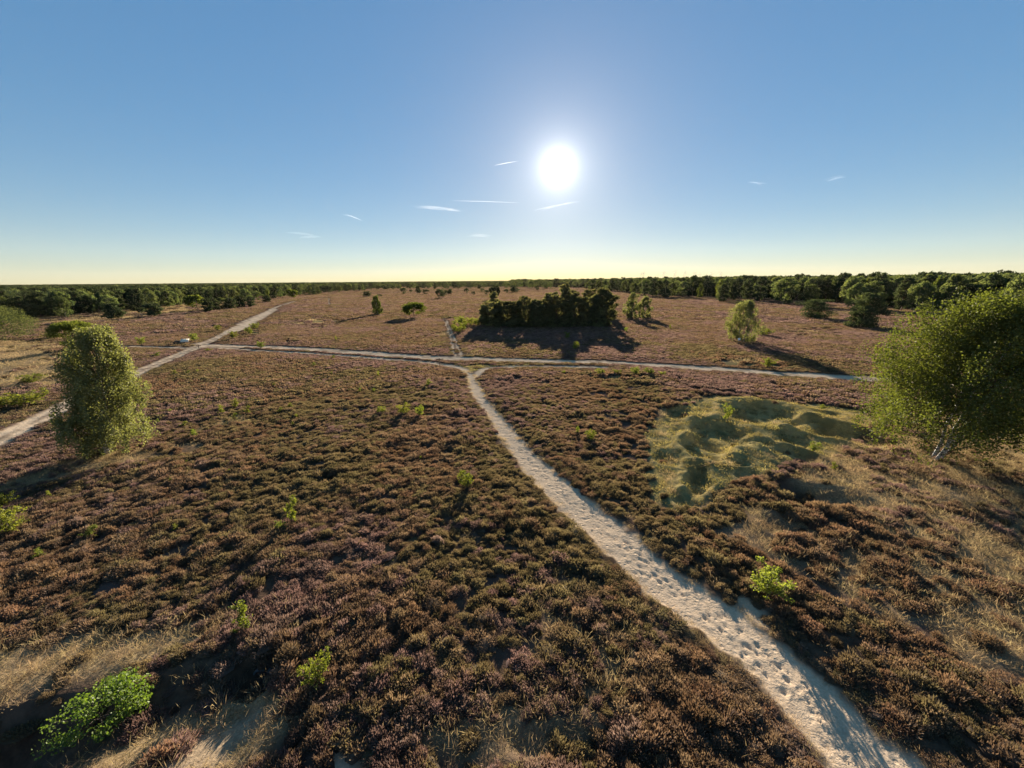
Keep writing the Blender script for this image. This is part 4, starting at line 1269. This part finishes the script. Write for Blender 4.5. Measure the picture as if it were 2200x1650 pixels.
# ------------------------------------------------------------------ signs, board, pipe
def box_mesh(name, boxes, mat, bevel=0.0):
    """boxes: (centre, size, rotation matrix or None)"""
    Vs, Fs, o = [], [], 0
    cube = np.array([[x, y, z] for x in (-.5, .5) for y in (-.5, .5) for z in (-.5, .5)])
    f = np.array([[0, 1, 3, 2], [4, 6, 7, 5], [0, 4, 5, 1], [2, 3, 7, 6], [0, 2, 6, 4], [1, 5, 7, 3]])
    for c, s, R in boxes:
        v = cube * np.array(s)
        if R is not None: v = v @ np.array(R).T
        Vs.append(v + np.array(c)); Fs.append(f + o); o += 8
    return np_mesh(name, np.vstack(Vs), [np.vstack(Fs)], mat)

def signpost(px, py, top, lab, rz_):
    p = at(px, py); h = height_to(p, top)
    t = thing('signpost', lab, 'signpost', p, None, rz_)
    part('post', tube_mesh('post', [(np.array([[0, 0, -.2], [0, 0, h * .5], [0.01, 0, h]]), np.array([.07, .065, .06]))], M['post_wood'], 8), t)
    for s, dz_, a in ((1, .10, .15), (-1, .10, -.1)):
        R = Matrix.Rotation(a, 3, 'Z')
        part('arm', box_mesh('arm', [(np.array(R @ Vector((s * .30, -.085, h - dz_))), (.52, .03, .13), R)], M['post_wood']), t)
    part('cap', box_mesh('cap', [((0.01, 0, h + .02), (.17, .17, .04), None)], M['post_wood']), t)
signpost(945, 784, 770, 'brown wooden fingerpost at the junction of footpath and road', 0.1)
signpost(428, 751, 741, 'brown wooden fingerpost where the cart track crosses the side track', -.2)

p = at(398, 738)
t = thing('information_board', 'pale slanted board on short posts beside the cart track', 'board', p, None, .25)
mp_ = m_per_px(p)
R = Matrix.Rotation(rad(-52), 3, 'X')
part('panel', box_mesh('panel', [((0, 0, .62), (15 * mp_, .06, 0.85), np.array(Matrix.Rotation(rad(-48), 3, 'X')))], M['board']), t)
for s in (-1, 1):
    part('post', box_mesh('post', [((s * 6 * mp_, .06, .22), (.1, .1, .64), None)], M['post_wood']), t)
p = at(386, 737)
t = thing('log_bench', 'dark weathered log bench beside the pale slanted board', 'bench', p, None, .2)
part('seat', tube_mesh('seat', [(np.array([[-.85, 0, .36], [0, 0, .38], [.85, 0, .36]]), np.array([.15, .16, .15]))], M['post_wood'], 8), t)
for s in (-.55, .55):
    part('leg', box_mesh('leg', [((s, 0, .10), (.16, .22, .26), None)], M['post_wood']), t)
p = at(1586, 742)
h = height_to(p, 727)
t = thing('sign', 'small white rectangular sign on a post before the leafy birch', 'sign', p, None, .25)
part('post', box_mesh('post', [((0, 0.03, h * .5 - .1), (.06, .06, h + .1), None)], M['post_wood']), t)
part('panel', box_mesh('panel', [((0, -.02, h - .18), (.52, .03, .40), None)], M['white_sign']), t)

# buried concrete pipe mouth
def pipe():
    q = flat_at(548, 1448)
    dx, dy = (TR_B - TR_A) / np.hypot(*(TR_B - TR_A))
    nx, ny = -dy, dx                                    # into the far bank
    ax, ay = nx * .9 + dx * .45, ny * .9 + dy * .45
    zb = float(ground_z(np.array([q[0]]), np.array([q[1]]))[0])
    t = thing('concrete_pipe', 'dark mouth of a buried concrete pipe at the end of the trench', 'pipe', (q[0] + ax * .35, q[1] + ay * .35, zb), None, math.atan2(ay, ax))
    m = 24; th = np.arange(m) / m * 2 * math.pi
    ro, ri = .40, .345
    prof = [(-.02, ri), (-.05, (ro + ri) / 2), (-.02, ro), (1.6, ro), (1.6, .03), (1.52, ri)]
    V = np.vstack([np.column_stack([np.full(m, x), np.cos(th) * r * 1.35, np.sin(th) * r + .18]) for x, r in prof])
    k = len(prof); I = np.arange(k * m).reshape(k, m); J = np.roll(I, -1, 1)
    F = np.vstack([np.stack([I[a], J[a], J[(a + 1) % k], I[(a + 1) % k]], -1) for a in range(k)])
    part('tube', np_mesh('tube', V, [F], M['concrete'], smooth=True), t)
    return t
pipe()

# ------------------------------------------------------------------ wind turbines on the horizon
def turbine_meshes():
    tw = tube_mesh('tower', [(np.array([[0, 0, 0], [0, 0, 50], [0, 0, 108]]), np.array([2.6, 2.1, 1.5]))], M['turbine'], 10)
    nac = box_mesh('nacelle', [((0, 1, 109.5), (4, 11, 4), None)], M['turbine'])
    bl = np_mesh('blade', np.array([[-.6, 0, 0], [.6, .3, 0], [1.7, .4, 9], [.5, .1, 52], [-.3, 0, 52], [-1.1, 0, 9], [0, .9, 0], [0, .8, 9], [0, .3, 52]]),
                 [np.array([[0, 1, 2, 5], [5, 2, 3, 4], [1, 6, 7, 2], [6, 0, 5, 7], [2, 7, 8, 3], [7, 5, 4, 8]])], M['turbine'])
    hub = tube_mesh('hub', [(np.array([[0, -4.5, 109.5], [0, -6, 109.5], [0, -7.5, 109.5]]), np.array([2.0, 1.8, .3]))], M['turbine'], 10)
    return tw, nac, bl, hub
TM = turbine_meshes()
for i, (x, topy, rot) in enumerate([(1377, 580.5, 62), (1382, 578.5, 8), (1425, 578, 3), (1448.5, 578.5, 32), (1470.5, 577.5, 5), (1491.5, 580.5, 10), (1502.5, 582, 40), (1527, 582, 45), (1546.5, 580.5, 4)]):
    d = ray(x, 600); d = d / math.hypot(d[0], d[1])
    # distance so that the blade tip (about 158 m) shows at topy
    e = ray(x, topy); slope = e[2] / math.hypot(e[0], e[1])
    D = (118 - CAM_H) / slope
    t = thing('wind_turbine', 'tall thin wind turbine far away beyond the forest horizon', 'wind turbine', (d[0] * D, d[1] * D, -2), 'wind turbines on the horizon', -math.atan2(d[0], d[1]) + .2, (.75, .75, .75))
    part('tower', TM[0], t); part('nacelle', TM[1], t); part('hub', TM[3], t)
    for b in range(3):
        o = part('blade', TM[2], t)
        o.location = (0, -6, 109.5); o.rotation_euler = (0, rad(rot + 120 * b), 0)

# ------------------------------------------------------------------ contrails and wisps high above
def vapour_mat(name, dens):
    m, nt, out = new_mat(name)
    v = N(nt, 'ShaderNodeVolumePrincipled'); v.inputs['Color'].default_value = (1, 1, 1, 1)
    v.inputs['Density'].default_value = dens; v.inputs['Anisotropy'].default_value = 0.3
    nt.links.new(v.outputs[0], out.inputs['Volume'])
    return m
def trail(name, a, b, px_w, tau, label, strands=1, cat='contrail', seed=0):
    g = np.random.default_rng(seed)
    ALT = 9000.0
    def hi(px, py):
        d = ray(px, py); t_ = (ALT - CAM_H) / d[2]; return np.array([d[0] * t_, d[1] * t_, ALT])
    A, B = hi(*a), hi(*b)
    dist = np.linalg.norm((A + B) / 2); wr = px_w * dist / F_PX * .5
    mat = vapour_mat(name + '_vapour', tau / (2 * wr))
    paths = []
    for s in range(strands):
        k = 14
        off = g.normal(size=(2, 3)) * wr * (1.6 if strands > 1 else 0); off[:, 2] *= .5
        t0, t1 = (g.random() * .35, 1 - g.random() * .35) if strands > 1 else (0, 1)
        P = curve_pts(A + (B - A) * t0 + off[0], A + (B - A) * t1 + off[1], wr * .6, k, g, wr * .12)
        u = np.linspace(0, 1, k)
        R = wr * (np.sin(u * math.pi) ** .6 * .9 + .03) * (1 if strands == 1 else (.35 + .5 * g.random()))
        paths.append((P, R))
    mid = ((A + B) / 2)
    paths = [(P - mid, R) for P, R in paths]
    o = link(bpy.data.objects.new(name, tube_mesh(name, paths, mat, 10)))
    o.location = mid
    tag(o, label, cat)
trail('contrail', (1060, 356), (1114, 346), 1.4, .3, 'short thin contrail close beside the sun', seed=1)
trail('contrail', (965, 431), (1122, 436), 1.5, .2, 'long thin level contrail below the sun', seed=2)
trail('cirrus_wisp', (868, 443), (1002, 454), 5, .09, 'brightest feathery cirrus wisp at the end of the level contrail', 11, 'cloud', 3)
trail('contrail', (724, 456), (784, 478), 4, .16, 'short broad slanting contrail far from the sun', 2, seed=4)
trail('cirrus_wisp', (1130, 457), (1252, 431), 4, .1, 'slanting wisp directly under the sun', 3, 'cloud', 5)
trail('cirrus_wisp', (972, 502), (1062, 509), 3.5, .14, 'faint level wisp low above the horizon', 3, 'cloud', 6)
trail('cirrus_wisp', (1775, 389), (1842, 373), 5, .07, 'faint slanting wisp high over the leaning pines', 2, 'cloud', 7)
trail('cirrus_wisp', (1600, 390), (1652, 398), 4, .07, 'tiny faint wisp over the wind turbine side of the wood', 2, 'cloud', 8)
trail('cirrus_wisp', (610, 506), (720, 508), 6, .06, 'pale veil low over the cart track end', 2, 'cloud', 9)

# ------------------------------------------------------------------ the evening air
def air():
    m, nt, out = new_mat('evening_air')
    v = N(nt, 'ShaderNodeVolumePrincipled')
    v.inputs['Color'].default_value = (1.0, 0.88, 0.66, 1)
    v.inputs['Density'].default_value = 0.000013
    v.inputs['Anisotropy'].default_value = 0.25
    nt.links.new(v.outputs[0], out.inputs['Volume'])
    o = link(bpy.data.objects.new('haze', box_mesh('haze', [((0, 0, 76.0), (11400, 11400, 160.0), None)], m)))
    tag(o, 'thin evening haze over the whole heath', 'haze', kind='stuff')
air()
